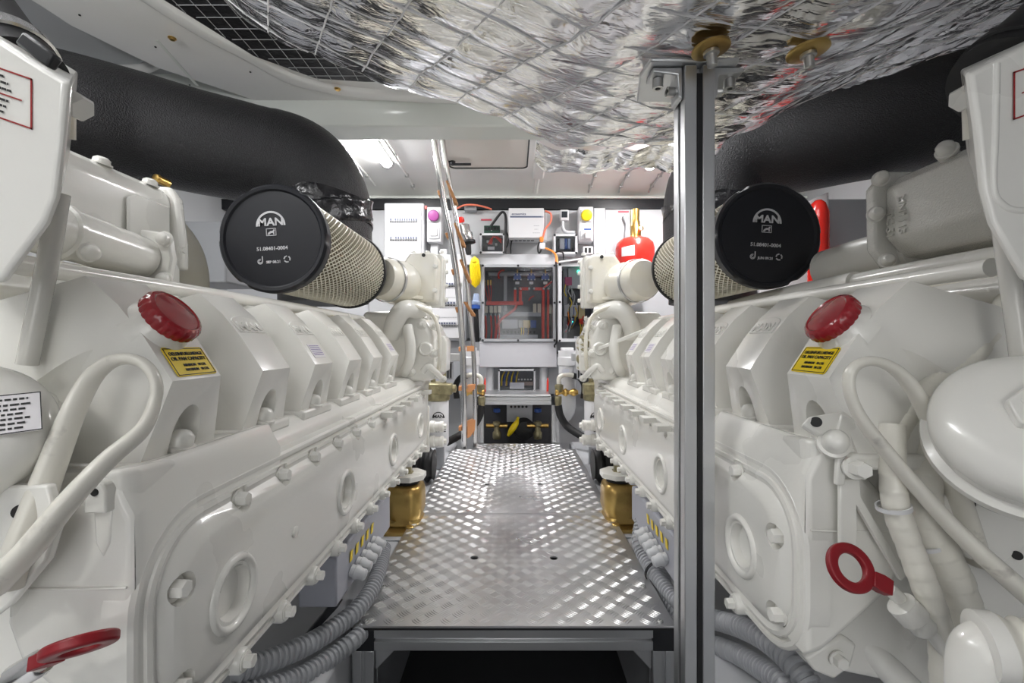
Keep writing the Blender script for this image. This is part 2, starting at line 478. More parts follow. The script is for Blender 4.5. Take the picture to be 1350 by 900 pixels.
# ================================================================ FOIL BLANKET round the silencer
KX = [(-.78,1.885),(-.66,1.775),(-.51,1.665),(-.35,1.597),(-.14,1.535),(.02,1.482),(.10,1.445),(.28,1.436),(.46,1.446),(.567,1.498),(.68,1.548),(.82,1.60),(.96,1.642),(1.10,1.672),(1.4,1.76),(1.75,1.89)]
def prof_z(x):
    for (a, za), (b, zb) in zip(KX, KX[1:]):
        if x <= b:
            t = (x-a)/(b-a); return za+(zb-za)*t
    return KX[-1][1]
def prof_s(x):
    return (prof_z(x-.045)+2*prof_z(x)+prof_z(x+.045))/4
Y0F, Y1F = -.55, 1.05
def foil_z(x, y, dx=0):
    u = (x*1.02+y*.55)/.105; v = (y*1.05-x*.30)/.085
    q = (min(abs(math.sin(PI*u)),1)*min(abs(math.sin(PI*v)),1))**.7
    # creases pulled along slowly turning directions
    a = .5+1.3*noise.noise(V((x*1.3, y*1.3, 20)))
    ca, sa = math.cos(a), math.sin(a)
    t = x*ca+y*sa; w_ = -x*sa+y*ca
    cr = 1-abs(noise.noise(V((t*3.5, w_*19, 9))))*2.2
    amp = .5+.9*abs(noise.noise(V((x*1.7,y*1.7,31))))
    w = cr*.0055*amp + noise.noise(V((x*4.2, y*5.0, 8)))*.012 + noise.noise(V((t*8, w_*30, 3)))*.0018
    fall = max(0, y-.62)*.105-.045
    return min(prof_s(x) - .0075*q + w + fall*(1 if x>-.5 else max(0,(x+.705)/.205)), 1.888)
foil = thing('foil_insulation_blanket', (.28,.4,1.9), 'quilted silver foil insulation sagging from the ceiling around the silencer', 'insulation')
NX, NY = 230, 150
mb = MB(); vs = []; fs = []
for j in range(NY+1):
    y = Y0F+(Y1F-Y0F)*j/NY
    for i in range(NX+1):
        x = -.705+(1.70+.705)*i/NX
        e = max(0, (y-(Y1F-.05))/.05)                     # rolls up at the far edge
        vs.append(V((x, y+.018*math.sin(x*17)*e, min(foil_z(x,y)+.03*e*e,1.892))))
for j in range(NY):
    for i in range(NX):
        a = j*(NX+1)+i; fs.append((a,a+1,a+NX+2,a+NX+1))
mb.add(vs, fs)
obj('foil_sheet', mb, FOIL, foil, smooth=180)
# far end face up to the ceiling
mb = MB(); vs = []; fs = []
for j in range(13):
    t = j/12
    for i in range(NX+1):
        x = -.705+(1.70+.705)*i/NX
        zb = min(foil_z(x,Y1F)+.03,1.866 if x < -.27 else 1.89); ztop = 1.868 if x < -.27 else 1.893; z = zb+(max(ztop,zb)-zb)*t
        vs.append(V((x, Y1F+.018*math.sin(x*17)*(1-t)+.012*noise.noise(V((x*12,z*12,2)))+.02*t, z)))
for j in range(12):
    for i in range(NX):
        a = j*(NX+1)+i; fs.append((a,a+1,a+NX+2,a+NX+1))
mb.add(vs, fs); obj('foil_end', mb, FOIL, foil, smooth=180)
# loose flap hanging at the far edge
mb = MB(); vs = []; fs = []
for j in range(13):
    t = j/12
    for i in range(61):
        x = .055+(.50-.055)*i/60
        wv = noise.noise(V((x*30,t*4,7)))*.006+noise.noise(V((x*9,t*6,4)))*.008
        y = Y1F+.01+.11*t+wv; z = foil_z(x,Y1F)+.012-.012*t+.004*math.sin(x*60)+wv
        vs.append(V((x,y,z)))
for j in range(12):
    for i in range(60):
        a = j*61+i; fs.append((a,a+1,a+62,a+61))
mb.add(vs, fs); obj('foil_flap', mb, FOIL, foil, smooth=180)
# stitched net that holds the foil
mb = MB()
def thread(fx):
    pts = []
    for k in range(61):
        p = fx(k/60)
        if p is None or not (-.70 < p[0] < 1.68 and Y0F+.02 < p[1] < Y1F-.04): 
            if len(pts) > 3: mb.tube(pts, .0016, n=1, seg=5)
            pts = []; continue
        pts.append(V((p[0],p[1],foil_z(*p)-.0016)))
    if len(pts) > 3: mb.tube(pts, .0016, n=1, seg=5)
for m_ in range(-8, 26):
    c0 = m_*.105
    def fa(t, c0=c0):
        y = Y0F+(Y1F-Y0F)*t; return ((c0-y*.55)/1.02, y)
    thread(fa)
for m_ in range(-14, 16):
    c0 = m_*.085
    def fb(t, c0=c0):
        x = -.74+2.46*t; return (x, (c0+x*.30)/1.05)
    thread(fb)
THREAD = mat('net_thread', (.78,.78,.79), .5)
obj('stitched_net', mb, THREAD, foil, smooth=60)
# pressed washers with studs
for x, y, r in ((937,63,.024),(1065,66,.026)):
    d = .62
    for _ in range(12):
        p = P(x,y,d); d = max(.4,(foil_z(p.x,d)-.006-1)*F/(CY-y))
    p = P(x,y,d)
    w = obj('brass_washer', MB().lathe(p,(0.10,0,-1),[(r,0),(r,.003),(r*.93,.004),(r*.4,.004)],32), GOLD, foil)
    obj('stud', MB().lathe(p,(0.10,0,-1),[(.008,.003),(.010,.005),(.010,.009),(.0065,.010),(.0065,.024),(.005,.025)],16), ZINC, w)
# dark panel with wire scrim beside the foil
dk = thing('black_insulation_panel', (-.62,1.2,1.9), 'black foam panel under wire grid between white ceiling and foil', 'insulation')
pl = [(-.93,.6),(-.93,1.10),(-.80,1.40),(-.66,1.52),(-.50,1.54),(-.30,1.54),(-.30,.6)]
obj('foam', MB().prism([(x,y,1.874) for x,y in pl],(0,0,.024)), mat('black_foam',(.018,.018,.02),.35,bump=(60,.4,.006)), dk, bevel=.008)
mb = MB()
for k in range(15):
    x = -.915+k*.044
    y1 = 1.08+(x+.93)*2.2 if x < -.80 else (1.38+(x+.80)*.9 if x < -.66 else 1.52)
    mb.tube([(x,.62,1.872),(x,y1,1.872)], .0010, n=1, seg=5)
for k in range(20):
    y = .64+k*.045; x0 = -.92 if y < 1.08 else (-.92+(y-1.08)/2.2 if y < 1.38 else -.78+(y-1.38)*.9)
    mb.tube([(x0,y,1.872),(-.31,y,1.872)], .0010, n=1, seg=5)
obj('wire_grid', mb, mat('grid_wire',(.45,.46,.47),.4), dk)

# ================================================================ POST
XP0, XP1, YP = .2335, .2748, .62
post = thing('support_post', ((XP0+XP1)/2, YP+.03, 0), 'grey slotted aluminium post standing upright in front of the walkway', 'post')
def profile_section(x0, x1, y0, y1, slots_x=1, slots_y=1, w=.008, dp=.009):
    """outline of a slotted extrusion"""
    def side(a, b, n):                       # slot centre parameters
        return [a+(b-a)*(k+.5)/n for k in range(n)]
    pts = []
    pts.append((x0,y0))
    for c in side(x0,x1,slots_x): pts += [(c-w/2,y0),(c-w/2,y0+dp),(c+w/2,y0+dp),(c+w/2,y0)]
    pts.append((x1,y0))
    for c in side(y0,y1,slots_y): pts += [(x1,c-w/2),(x1-dp,c-w/2),(x1-dp,c+w/2),(x1,c+w/2)]
    pts.append((x1,y1))
    for c in reversed(side(x0,x1,slots_x)): pts += [(c+w/2,y1),(c+w/2,y1-dp),(c-w/2,y1-dp),(c-w/2,y1)]
    pts.append((x0,y1))
    for c in reversed(side(y0,y1,slots_y)): pts += [(x0,c+w/2),(x0+dp,c+w/2),(x0+dp,c-w/2),(x0,c-w/2)]
    return pts
mb = MB(); mb.prism([(x,y,0) for x,y in profile_section(XP0,XP1,YP,YP+.0435)], (0,0,1.377))
obj('profile', mb, ALU, post, bevel=.0012, seg=2)
xc_ = (XP0+XP1)/2
obj('slot_strip', MB().box((xc_-.0039,YP+.0010,.01),(xc_+.0039,YP+.0085,1.366)), ALUD, post)
obj('slot_strip', MB().box((XP0+.0025,YP+.0218-.0039,.01),(XP0+.0085,YP+.0218+.0039,1.33)), ALUD, post)
obj('top_plate', MB().prism([(.185,YP-.006,1.378),(.305,YP-.006,1.378),(.315,YP+.05,1.378),(.275,YP+.10,1.378),(.195,YP+.10,1.378),(.18,YP+.03,1.378)],(0,0,.006)), ALU, post, bevel=.002)
for sx, x in ((-1,XP0),(1,XP1)):
    br = obj('angle_bracket', MB().prism([(x+sx*.001,YP+.006,1.377),(x+sx*.042,YP+.006,1.377),(x+sx*.042,YP+.006,1.371),(x+sx*.008,YP+.006,1.367),(x+sx*.006,YP+.006,1.337),(x+sx*.001,YP+.006,1.333)],(0,.032,0)), ALU, post, bevel=.0015)
    obj('bolt', MB().lathe((x+sx*.030,YP+.022,1.369),(0,0,-1),[(.0075,0),(.0075,.013),(.004,.013),(.004,.006)],16), ZINC, br)
    obj('bolt', MB().lathe((x+sx*.007,YP+.022,1.351),(sx,-.2,0),[(.0065,0),(.0065,.011),(.0035,.011),(.0035,.005)],16), ZINC, br)

# ================================================================ WALKWAY
ZW = .428
XW = .327
wk = thing('walkway', (0,1.66,0), 'raised aluminium tread plate walkway on a slotted profile frame', 'walkway')
def tread(y0, y1, x0, x1, z, seed, holes, name):
    rnd = random.Random(seed)
    mb = MB().box((x0,y0,z-.004),(x1,y1,z))
    o = obj(name, mb, PLATE, wk)
    if holes:
        cut = [MB().cyl((hx_,hy_,z-.02),(hx_,hy_,z+.02),.0105,seg=24) for hx_, hy_ in holes]
        bake(o, cut)
    g = .0292; bmv = []; bf = []
    ny = int((y1-y0)/g)+2; nx = int((x1-x0)/g)+2
    for j in range(ny):
        for i in range(nx):
            cx = x0+(i+.3)*g; cy = y0+(j+.45)*g
            flip = (i+j) % 2
            a = math.radians(45+ (0 if flip else 90))
            du, dv = V((math.cos(a),math.sin(a),0)), V((-math.sin(a),math.cos(a),0))
            flatten = math.exp(-((cx/.16)**2+((cy-1.55)/.62)**2))  # bars get lower towards the middle of the walkway
            hgt = .0013*(1-.82*flatten)
            for b in range(5):
                off = (b-2)*.0053
                secs = []
                bad = False
                for k in range(5):
                    t = (k-2)/2
                    c = V((cx,cy,z))+dv*off+du*(t*.0118)+dv*(.0014*(1-t*t))
                    if not (x0+.002 < c.x < x1-.002 and y0+.002 < c.y < y1-.002): bad = True
                    for hx_, hy_ in (holes or ()):
                        if (c.x-hx_)**2+(c.y-hy_)**2 < .0135**2: bad = True
                    secs.append((c, 1-abs(t)**2.2))
                if bad: continue
                base = len(bmv)
                for c, wd in secs:
                    wd = max(wd, .05); w = .0017*wd
                    bmv += [c-dv*w, c-dv*w*.35+V((0,0,hgt*wd)), c+dv*w*.35+V((0,0,hgt*wd)), c+dv*w]
                for k in range(4):
                    q = base+k*4
                    for r in range(3): bf.append((q+r,q+r+1,q+r+5,q+r+4))
    me = bpy.data.meshes.new('tread_bars'); me.from_pydata(bmv, [], bf)
    bm = bmesh.new(); bm.from_mesh(o.data); bm.from_mesh(me)
    bm.to_mesh(o.data); bm.free(); bpy.data.meshes.remove(me)
    finish(o.data, 30)
    return o
YA, YM, YE = .915, 1.512, 2.418
p1 = tread(YA, YM-.0015, -XW, XW, ZW, 1, ((-.1035,1.205),(.1065,1.203)), 'tread_plate')
p2 = tread(YM+.0015, YE, -XW, XW, ZW, 2, ((-.1045,1.822),(.108,1.826)), 'tread_plate')
SCR = None
for p, pts in ((p1, ((-.305,1.06),(.303,1.062),(-.306,1.385),(.306,1.378),(-.30,.93),(.30,.93))), (p2, ((-.306,1.62),(.305,1.625),(-.306,1.93),(.306,1.94),(-.30,2.3),(.30,2.3)))):
    for x, y in pts:
        if SCR is None:
            SCR = obj('screw', MB().lathe((0,0,0),(0,0,1),[(.0065,0),(.006,.0022),(.0035,.003),(.003,.0012)],16), ZINC, p)
            SCR.matrix_basis = Matrix.Translation((x,y,ZW)); continue
        inst('screw', SCR, p, Matrix.Translation((x,y,ZW)))
# frame of slotted profiles
def hprof(a, b, w, h, m=ALU, axis='x'):
    mb = MB(); sec = profile_section(-w/2,w/2,-h/2,h/2, w=.007, dp=.008)
    if axis == 'x': mb.prism([(a[0],a[1]+p,a[2]+q) for p,q in sec], (b[0]-a[0],0,0))
    else: mb.prism([(a[0]+p,a[1],a[2]+q) for p,q in sec], (0,b[1]-a[1],0))
    return mb
zt = ZW-.0295; W = .0435
for yy in (YA+.024, 1.66, YE-.03):
    obj('cross_rail', hprof((-XW+.045,yy,zt),(XW-.045,yy,zt),W,W), ALU, wk, bevel=.001)
for sx in (-1,1):
    x = sx*(XW-.0235)
    obj('side_rail', hprof((x,YA+.048,zt),(x,YE-.01,zt),W,W,axis='y'), ALU, wk, bevel=.001)
    obj('corner_block', MB().box((x-.0225,YA+.001,zt-.0225),(x+.0225,YA+.047,zt+.0215)), BLACK, wk, bevel=.002)
    for yy in (YA+.002, 2.35):
        mb = MB(); mb.prism([(px_,py_,0) for px_,py_ in profile_section(x-W/2,x+W/2,yy,yy+W, w=.007, dp=.008)], (0,0,zt-.0225))
        obj('leg', mb, ALU, wk, bevel=.001)
    obj('gusset', MB().prism([(x-sx*.0225,YA+.01,zt-.0225),(x-sx*.062,YA+.01,zt-.0225),(x-sx*.062,YA+.01,zt-.026),(x-sx*.026,YA+.01,zt-.064),(x-sx*.0225,YA+.01,zt-.064)],(0,.022,0)), ALU, wk, bevel=.0015)
obj('edge_seal', MB().box((-XW,YA-.0015,ZW-.0075),(XW,YA+.02,ZW-.0042)), RUBBER, wk)
# ================================================================ ENGINES
HEXS = {}
def bolt_mesh(key, r, h, dome=False):
    """shared bolt, head along +Z"""
    if key in HEXS: return HEXS[key]
    mb = MB()
    if dome: mb.lathe((0,0,0),(0,0,1),[(r*1.25,0),(r*1.25,h*.2),(r,h*.25),(r*.95,h*.7),(r*.6,h*.95),(r*.2,h)],18)
    else: mb.hexbolt((0,0,0),(0,0,1),r,h)
    bm = mb.bm; bmesh.ops.recalc_face_normals(bm, faces=bm.faces)
    me = bpy.data.meshes.new('bolt'); bm.to_mesh(me); bm.free(); finish(me, 40); me.materials.append(PAINT)
    HEXS[key] = me
    return me
def bolt(parent, p, axis, r=.007, h=.010, dome=False, name='bolt'):
    me = bolt_mesh((round(r,4), round(h,4), dome), r, h, dome)
    x, y, a = frame_of(axis); p = V(p)
    M = Matrix(((x.x,y.x,a.x,p.x),(x.y,y.y,a.y,p.y),(x.z,y.z,a.z,p.z),(0,0,0,1)))
    o = bpy.data.objects.new(name, me); link(o, parent, M)
    return o

def engine(s):
    left = s < 0
    dyp = 0 if left else .11           # block and crankcase cover
    dyc = 0 if left else .035          # cylinder covers (staggered bank)
    E = lambda u, y, z: V((s*u, y+dyp, z))
    C = lambda u, y, z: V((s*u, y+dyc, z))
    eng = thing('marine_engine', (s*.70, 1.1, .40),
        'large cream white engine on the same side as the folded ladder' if left else 'large cream white engine partly hidden behind the aluminium post', 'engine', 'pair of white marine engines')
    # ---- block
    mb = MB()
    sec = [(.324,.64),(.324,.852),(.330,.866),(.350,.884),(.47,.884),(.62,.80),(.80,.80),(.80,.56),(.56,.56),(.42,.62)]
    mb.prism([E(u,.395,z) for u,z in sec], (0,1.235,0))
    blk = obj('engine_block', mb, PAINT, eng, bevel=.008, seg=3)
    # front end casing
    mb = MB()
    sec = [(.306,.667),(.322,.672),(.352,.698),(.400,.742),(.411,.772),(.409,.802),(.384,.846),(.346,.886),(.322,.893),(.306,.862)]
    ca = [E(u,.372,z) for u,z in sec]; cb = [E(u+(.002 if u>.35 else 0),.390,z) for u,z in sec]; cc = [E(u,.60,z) for u,z in sec]
    cen = V((s*.345, 0, .78))
    def shr(p, k): q = V((cen.x,p.y,cen.z)); return q+(p-q)*k
    mb.loft([[shr(p,.93)-V((0,.006,0)) for p in ca],ca,cb,cc])
    fc = obj('front_casing', mb, PAINT, eng, bevel=.006, seg=3, ang=35)
    obj('casing_seam', MB().tube([E(.310,.3645,.803),E(.34,.364,.802),E(.405,.366,.801)], .0011, n=1, seg=6), PAINT, fc)
    # lifting lug on the corner of the casing
    if left:
     mb = MB(); pl = [(-.0085,-.0155),(-.0085,.002),(-.0065,.0075),(-.002,.010),(.002,.010),(.0065,.0075),(.0085,.002),(.0085,-.0155)]
     mb.prism([E(.3294+a,.358,.880+b) for a,b in pl], (0,.05,0))
     lug = obj('casing_lug', mb, PAINT, eng, bevel=.0015)
     obj('bolt_hole', MB().cyl(E(.3294,.3572,.8815),E(.3294,.3592,.8815),.0030), INK, lug)
     obj('lug_web', MB().prism([E(.3375,.3650,.866),E(.3215,.3650,.866),E(.3235,.3650,.838),E(.3295,.3650,.826),E(.3360,.3650,.838)],(0,.02,0)), PAINT, lug, bevel=.002)
    mb = MB(); mb.loft([[E(.318,.366,.897),E(.310,.378,.896),E(.318,.43,.890),E(.345,.45,.886),E(.340,.366,.895)],[E(.316,.370,.850),E(.312,.380,.850),E(.318,.43,.850),E(.345,.45,.850),E(.340,.370,.850)]])
    obj('casing_shoulder', mb, PAINT, eng, bevel=.012, seg=4)
    # ---- crankcase side cover
    y0, y1, z0, z1 = .363, 1.60, .640, .853
    yc, zc_, w, h = (y0+y1)/2, (z0+z1)/2, y1-y0, z1-z0
    rings = []
    for inset, u in ((0,.330),(0,.3085),(.003,.3055),(.0075,.3055),(.0095,.3105),(.0120,.3105),(.0140,.3035),(.0185,.3025),(.0225,.3045),(.025,.3045),(.034,.2965),(.044,.2945),(.07,.2938)):
        rings.append([V((s*u, a+dyp, b)) for a, b in rrect(yc,zc_,w-2*inset,h-2*inset,max(.082-inset,.012),8)])
    cov = obj('side_cover', MB().loft(rings), PAINT, eng)
    RY = (.479,.799,1.113,1.433)
    UB = [.503+.0916*k for k in range(12)]
    cuts = []
    for y in RY:
        cuts.append(MB().lathe(E(.285,y,.736),(s,0,0),[(.0290,0),(.0268,.010),(.024,.0195)],36))
    for y in UB:
        mb = MB(); mb.lathe(E(.275,y,.826),(s,0,0),[(.0165,0),(.0120,.0315)],20); cuts.append(mb)
        mb = MB(); mb.loft([[E(.275,y-.016,.826),E(.275,y+.016,.826),E(.275,y+.020,.838),E(.275,y-.020,.838)],[E(.3065,y-.012,.826),E(.3065,y+.012,.826),E(.3065,y+.014,.838),E(.3065,y-.014,.838)]]); cuts.append(mb)
    for z in (.779,.690):
        cuts.append(MB().lathe(E(.275,.407,z),(s,0,0),[(.0185,0),(.0120,.0305)],20))
    bake(cov, cuts, smooth=32)
    for y in RY:
        obj('inspection_ring', MB().lathe(E(.2938,y,.736),(-s,0,0),[(.0395,-.002),(.0395,.001),(.037,.0042),(.033,.0042),(.0305,.0012),(.0295,-.004)],40,False,False), PAINT, cov, smooth=60)
    for y in UB: bolt(cov, E(.3062,y,.826), (-s,0,0), .0080, .0135)
    for z in (.779,.690): bolt(cov, E(.3052,.407,z), (-s,0,0), .0085, .0135)
    lm = None
    for y in UB[:12]:
        mb = MB(); mb.lathe(E(.318,y,.6475),(-s,0,0),[(.0135,0),(.0135,.0185),(.0115,.0215)],18)
        obj('bolt_lug', mb, PAINT, cov); bolt(cov, E(.2970,y,.6475), (-s,0,0), .0075, .0105)
    if left:
        obj('casting_mark', MB().box(E(.3015,.640,.748),E(.2965,.652,.765)) if False else MB().lathe(E(.2938,.612,.7445),(-s,0,0),[(.007,-.002),(.007,.002),(.005,.003)],16), PAINT, cov)
    # ---- cylinder covers
    prof = [(.345,.886),(.3265,.962),(.3545,1.005),(.3795,1.036),(.410,1.063),(.500,1.036),(.560,.960),(.560,.884)]
    base = {0:1,1:0,2:0,3:0,4:0,5:.2,6:.8,7:1}
    y0c, y1c = .436, .508
    mb = MB(); ringA, ringB, ring0, ring1 = [], [], [], []
    cu, cz = .44, .96
    for i, (u, z) in enumerate(prof):
        f = base[i]*.016
        ringA.append(C(u, y0c-f, z)); ringB.append(C(u, y1c+f, z))
    mb.loft([ringA, ringB], False, False)
    for R_, yy in ((ringA, y0c-.006),(ringB, y1c+.006)):
        c = mb.bm.verts.new(C(cu,yy,cz)); vs = [mb.bm.verts.new(p) for p in R_]
        for i in range(len(vs)): mb.bm.faces.new((vs[i], vs[(i+1)%len(vs)], c))
    cover = obj('cylinder_cover', mb, PAINT, eng, weld=True)
    cuts = []
    ym = (y0c+y1c)/2
    mb = MB(); pl = [(-.022,.86),(-.0215,.895)]+[(-.0215*math.cos(PI*k/12), .905+.032*math.sin(PI*k/12)) for k in range(13)]+[(.0215,.895),(.022,.86)]
    a = [C(.305,ym+p,z) for p,z in pl]; b = [C(.3595,ym+p*.86,z if z<.9 else .9+(z-.9)*.88) for p,z in pl]
    mb.loft([a,b]); cuts.append(mb)
    for sy, yb in ((-1,y0c-.014),(1,y1c+.014)):
        b_ = C(.446,yb-sy*.002,.934); e_ = C(.366,yb+sy*.019,1.012); cuts.append(MB().lathe(b_, e_-b_, [(.0255,0),(.0240,.17)], 32))
    bake(cover, cuts)
    k = cover.modifiers.new('bevel','BEVEL'); k.width = .0045; k.segments = 3; k.limit_method = 'ANGLE'; k.angle_limit = math.radians(28)
    bake(cover, (), smooth=33)
    n45 = V((-s*.797,0,.604)); upf = V((s*.604,0,.797)).normalized(); xa = V((0,-s,0))
    fpt = lambda t, y: C(.3265+t*.083, y, .962+t*.100+.0105*min(t,1-t)*2)
    for i in range(6):
        dy = .157*i
        o = cover if i == 0 else inst('cylinder_cover', cover, eng, Matrix.Translation((0,dy,0)))
        bolt(o, C(.347,ym+dy,.889), (-s*.25,0,1), .0120, .020, True, 'cap_nut')
        bolt(o, C(.441,y0c+dy-.013,.939), (-s*.7,0,.7), .0100, .015, True, 'cap_nut')
        # seam pad under the cover
        obj('cover_seat', MB().prism([C(.336,y0c-.020+dy,.872),C(.336,y1c+.020+dy,.872),C(.47,y1c+.026+dy,.872),C(.47,y0c-.026+dy,.872)], (0,0,.016)), PAINT, o, bevel=.004)
        if i > 0:
            n45 = V((-s*.778,0,.628)); upf = V((s*.628,0,.778)); c = C(.3670,ym+dy,1.0205)+n45*.0004
            mb = MB(); W_, H_ = .030, .022
            ol = [(-W_,-H_*.5),(W_,-H_*.5)]+[(W_*math.cos(PI*k/14), H_*.35+H_*.45*math.sin(PI*k/14)) for k in range(15)]
            mb.prism([c+xa*p+upf*q-n45*.0016 for p,q in ol], n45*.0028)
            pl = obj('raised_plate', mb, PAINT, o, bevel=.0008)
            text('wordmark', 'MAN', .0195, c+n45*.0014-upf*.002, xa, upf, PAINT, pl, ext=.0012, bold=.0006, sx=1.15)
        if (left and i in (2,5)) or (not left and i in (4,5)):
            n45 = V((-s*.838,0,.546)); upf = V((s*.546,0,.838)); c = C(.3405,ym+dy,.9835)+n45*.0006
            lb = obj('white_label', MB().obox(c, xa, upf, n45, .022, .0135, .0004), PAPER, o)
            bars('label_print', [(-.019,.018,.010-q*.0036) for q in range(6)], INKP, lb, c+n45*.0003, xa, upf, .0013)
        if i == 0:
            # oil filler cap and the yellow capacity plate
            n45 = V((-s*.79,0,.613)); upf = V((s*.613,0,.79)); b0 = C(.3635,ym+dy-.007,1.0145)
            cap = obj('filler_neck', MB().lathe(b0, n45, [(.032,-.012),(.030,.003),(.0265,.009),(.0265,.020)],40), PAINT, o, smooth=60)
            mb = MB(); sg = 72; rgs = []
            x_, y_, a_ = frame_of(n45)
            for r, hh, kn in ((.0285,.011,1),(.0298,.013,1),(.0298,.0215,1),(.0275,.025,.2),(.024,.0265,0),(.0225,.0255,0),(.011,.0275,0),(.001,.028,0)):
                rgs.append([b0+a_*hh+(x_*math.cos(2*PI*q/sg)+y_*math.sin(2*PI*q/sg))*(r-(.0013*kn if (q%3==0) else 0)) for q in range(sg)])
            mb.loft(rgs); obj('filler_cap', mb, RED, cap, smooth=35)
            n45 = V((-s*.838,0,.546)); upf = V((s*.546,0,.838)); c = C(.3375,ym+dy+.002,.979)+n45*.0006
            st = obj('yellow_label', MB().prism([c+xa*p+upf*q for p,q in rrect(0,0,.058,.034,.003,3)], n45*.0006), YEL, o, label='yellow oil capacity label')
            lc = c+n45*.0010
            mb = MB()
            for (a0,a1,b0_,b1_) in ((-.0275,.0275,.0150,.0158),(-.0275,.0275,-.0158,-.0150),(-.0275,-.0267,-.0158,.0158),(.0267,.0275,-.0158,.0158)):
                mb.obox(lc+xa*(a0+a1)/2+upf*(b0_+b1_)/2-n45*.0003, xa, upf, n45, (a1-a0)/2, (b1_-b0_)/2, .0002)
            obj('label_border', mb, INK, st)
            for tx, q, sz, dx in (('OELEINFUELLMENGE',.0090,.0052,0),('OIL PAN CAPACITY',.0030,.0056,0),('MINIMUM   70 LTR',-.0045,.0040,.003),('MAXIMUM   90 LTR',-.0100,.0040,.003)):
                text('label_text', tx, sz, lc+upf*q+xa*dx, xa, upf, INK, st, ext=.0002, bold=.0001)
    # long pipes and wiring duct behind the covers
    obj('rail_pipe', MB().tube([C(.478,.420,1.074),C(.475,.9,1.074),C(.470,1.42,1.07)], .0095, n=4, seg=14), PAINT, eng)
    obj('rail_pipe', MB().tube([C(.535,.44,1.055),C(.535,.9,1.055),C(.52,1.42,1.05)], .017, n=4, seg=16), PAINT, eng)
    obj('wiring_duct', MB().box(C(.555,.40,.90),C(.62,1.45,1.035)), PAINTW, eng, bevel=.01)
    for yy in (.70,.86,1.02,1.17,1.30):
        mb = MB(); mb.box(C(.460,yy-.008,1.058),C(.56,yy+.008,1.068)); mb.lathe(C(.505,yy,1.066),(0,0,1),[(.010,0),(.010,.010),(.006,.014)],14)
        obj('pipe_clip', mb, PAINT if yy<1 else PAINTW, eng, bevel=.002)
    obj('intake_plenum', MB().prism([C(u,.53,z) for u,z in ((.60,.80),(.60,1.07),(.66,1.12),(.86,1.12),(.90,1.05),(.90,.80))], (0,1.02,0)), PAINTW, eng, bevel=.02, seg=3)
    # ---- upper structure
    if left:
        mb = MB()
        sec = [(.600,1.150),(.597,1.245),(.610,1.266),(.74,1.266),(.76,1.15)]
        mb.prism([C(u,.51,z) for u,z in sec], (0,.29,0))
        man = obj('charge_air_manifold', mb, PAINT, eng, bevel=.014, seg=4)
        for yy in (.605,.675,.765): bolt(man, C(.612,yy,1.262), (s*-.2,0,1), .011, .012, True)
        obj('manifold_window', MB().prism([C(.5975,.70,1.165),C(.5975,.70,1.222),C(.5975,.715,1.232),C(.5975,.785,1.232),C(.5975,.785,1.165)],(-s*.006,0,0)), PAINT, man, bevel=.004)
        obj('manifold_flange', MB().prism([C(u,.795,z) for u,z in ((.578,1.125),(.578,1.17),(.588,1.25),(.604,1.272),(.75,1.272),(.77,1.14),(.74,1.12))],(0,.018,0)), PAINT, man, bevel=.006, seg=3)
        obj('manifold_elbow', MB().tube([C(.672,.805,1.200),C(.672,.85,1.195),C(.672,.89,1.165),(C(.672,.905,1.12)),C(.675,.905,1.06)], .057, seg=28), PAINTW, man, smooth=70)
        bolt(man, C(.585,.80,1.16), (-s,0,0), .006,.008)
        pp = obj('coolant_pipe', MB().tube([C(.603,.43,1.149),C(.597,.50,1.147),C(.592,.60,1.142),C(.592,.72,1.132)], .034, seg=26), PAINT, eng, smooth=70)
        obj('pipe_collar', MB().lathe(C(.597,.505,1.147),(0,1,-.03),[(.0345,0),(.037,.002),(.037,.012),(.0345,.014)],30), PAINT, pp)
        obj('pipe_collar', MB().lathe(C(.593,.585,1.143),(0,1,-.03),[(.0345,0),(.038,.003),(.038,.010),(.0345,.013)],30), PAINT, pp)
        obj('pipe_flange', MB().prism([C(.588+.046*math.cos(a)*(1.25 if abs(math.sin(a))>.7 else 1), .722, 1.132+.046*math.sin(a)) for a in [2*PI*q/16 for q in range(16)]],(0,.014,0)), PAINT, pp, bevel=.003)
        for du, dz in ((-.036,.030),(-.036,-.034),(.030,.036)): bolt(pp, C(.588+du,.722,1.132+dz), (0,-1,0), .010,.014, True)
        bolt(pp, C(.562,.600,1.118), (-s,-.2,-.2), .0105,.016, True)
        bk = obj('pipe_bracket', MB().prism([C(.560,.735,1.075),C(.560,.735,1.12),C(.566,.735,1.135),C(.60,.735,1.135),C(.60,.735,1.07)],(0,.03,0)), PAINT, eng, bevel=.003)
        obj('dark_plug', MB().lathe(C(.575,.734,1.092),(0,-1,0),[(.013,0),(.013,.003),(.009,.004),(.009,.010),(.004,.012)],18), BLACK, bk)
        obj('tube_rail', MB().tube([C(.575,.38,1.085),C(.560,.60,1.080),C(.550,.80,1.074)], .011, seg=12), PAINT, eng)
    else:
        sec = [(.628,1.135),(.602,1.165),(.600,1.245),(.622,1.266),(.78,1.266),(.80,1.12)]
        mb = MB(); mb.prism([C(u,.50,z) for u,z in sec], (0,.202,0))
        cool = obj('charge_air_cooler', mb, PAINTR, eng, bevel=.006, seg=3)
        mb = MB(); mb.prism([C(u,.702,z) for u,z in ((.612,1.115),(.586,1.150),(.584,1.250),(.606,1.276),(.79,1.276),(.81,1.11))],(0,.020,0))
        fl = obj('cooler_flange', mb, PAINTR, cool, bevel=.004, seg=2)
        for u, z in ((.590,1.262),(.582,1.205),(.600,1.130)): bolt(fl, C(u+.004,.702,z), (-s*.5,-1,.1), .010,.020, True)
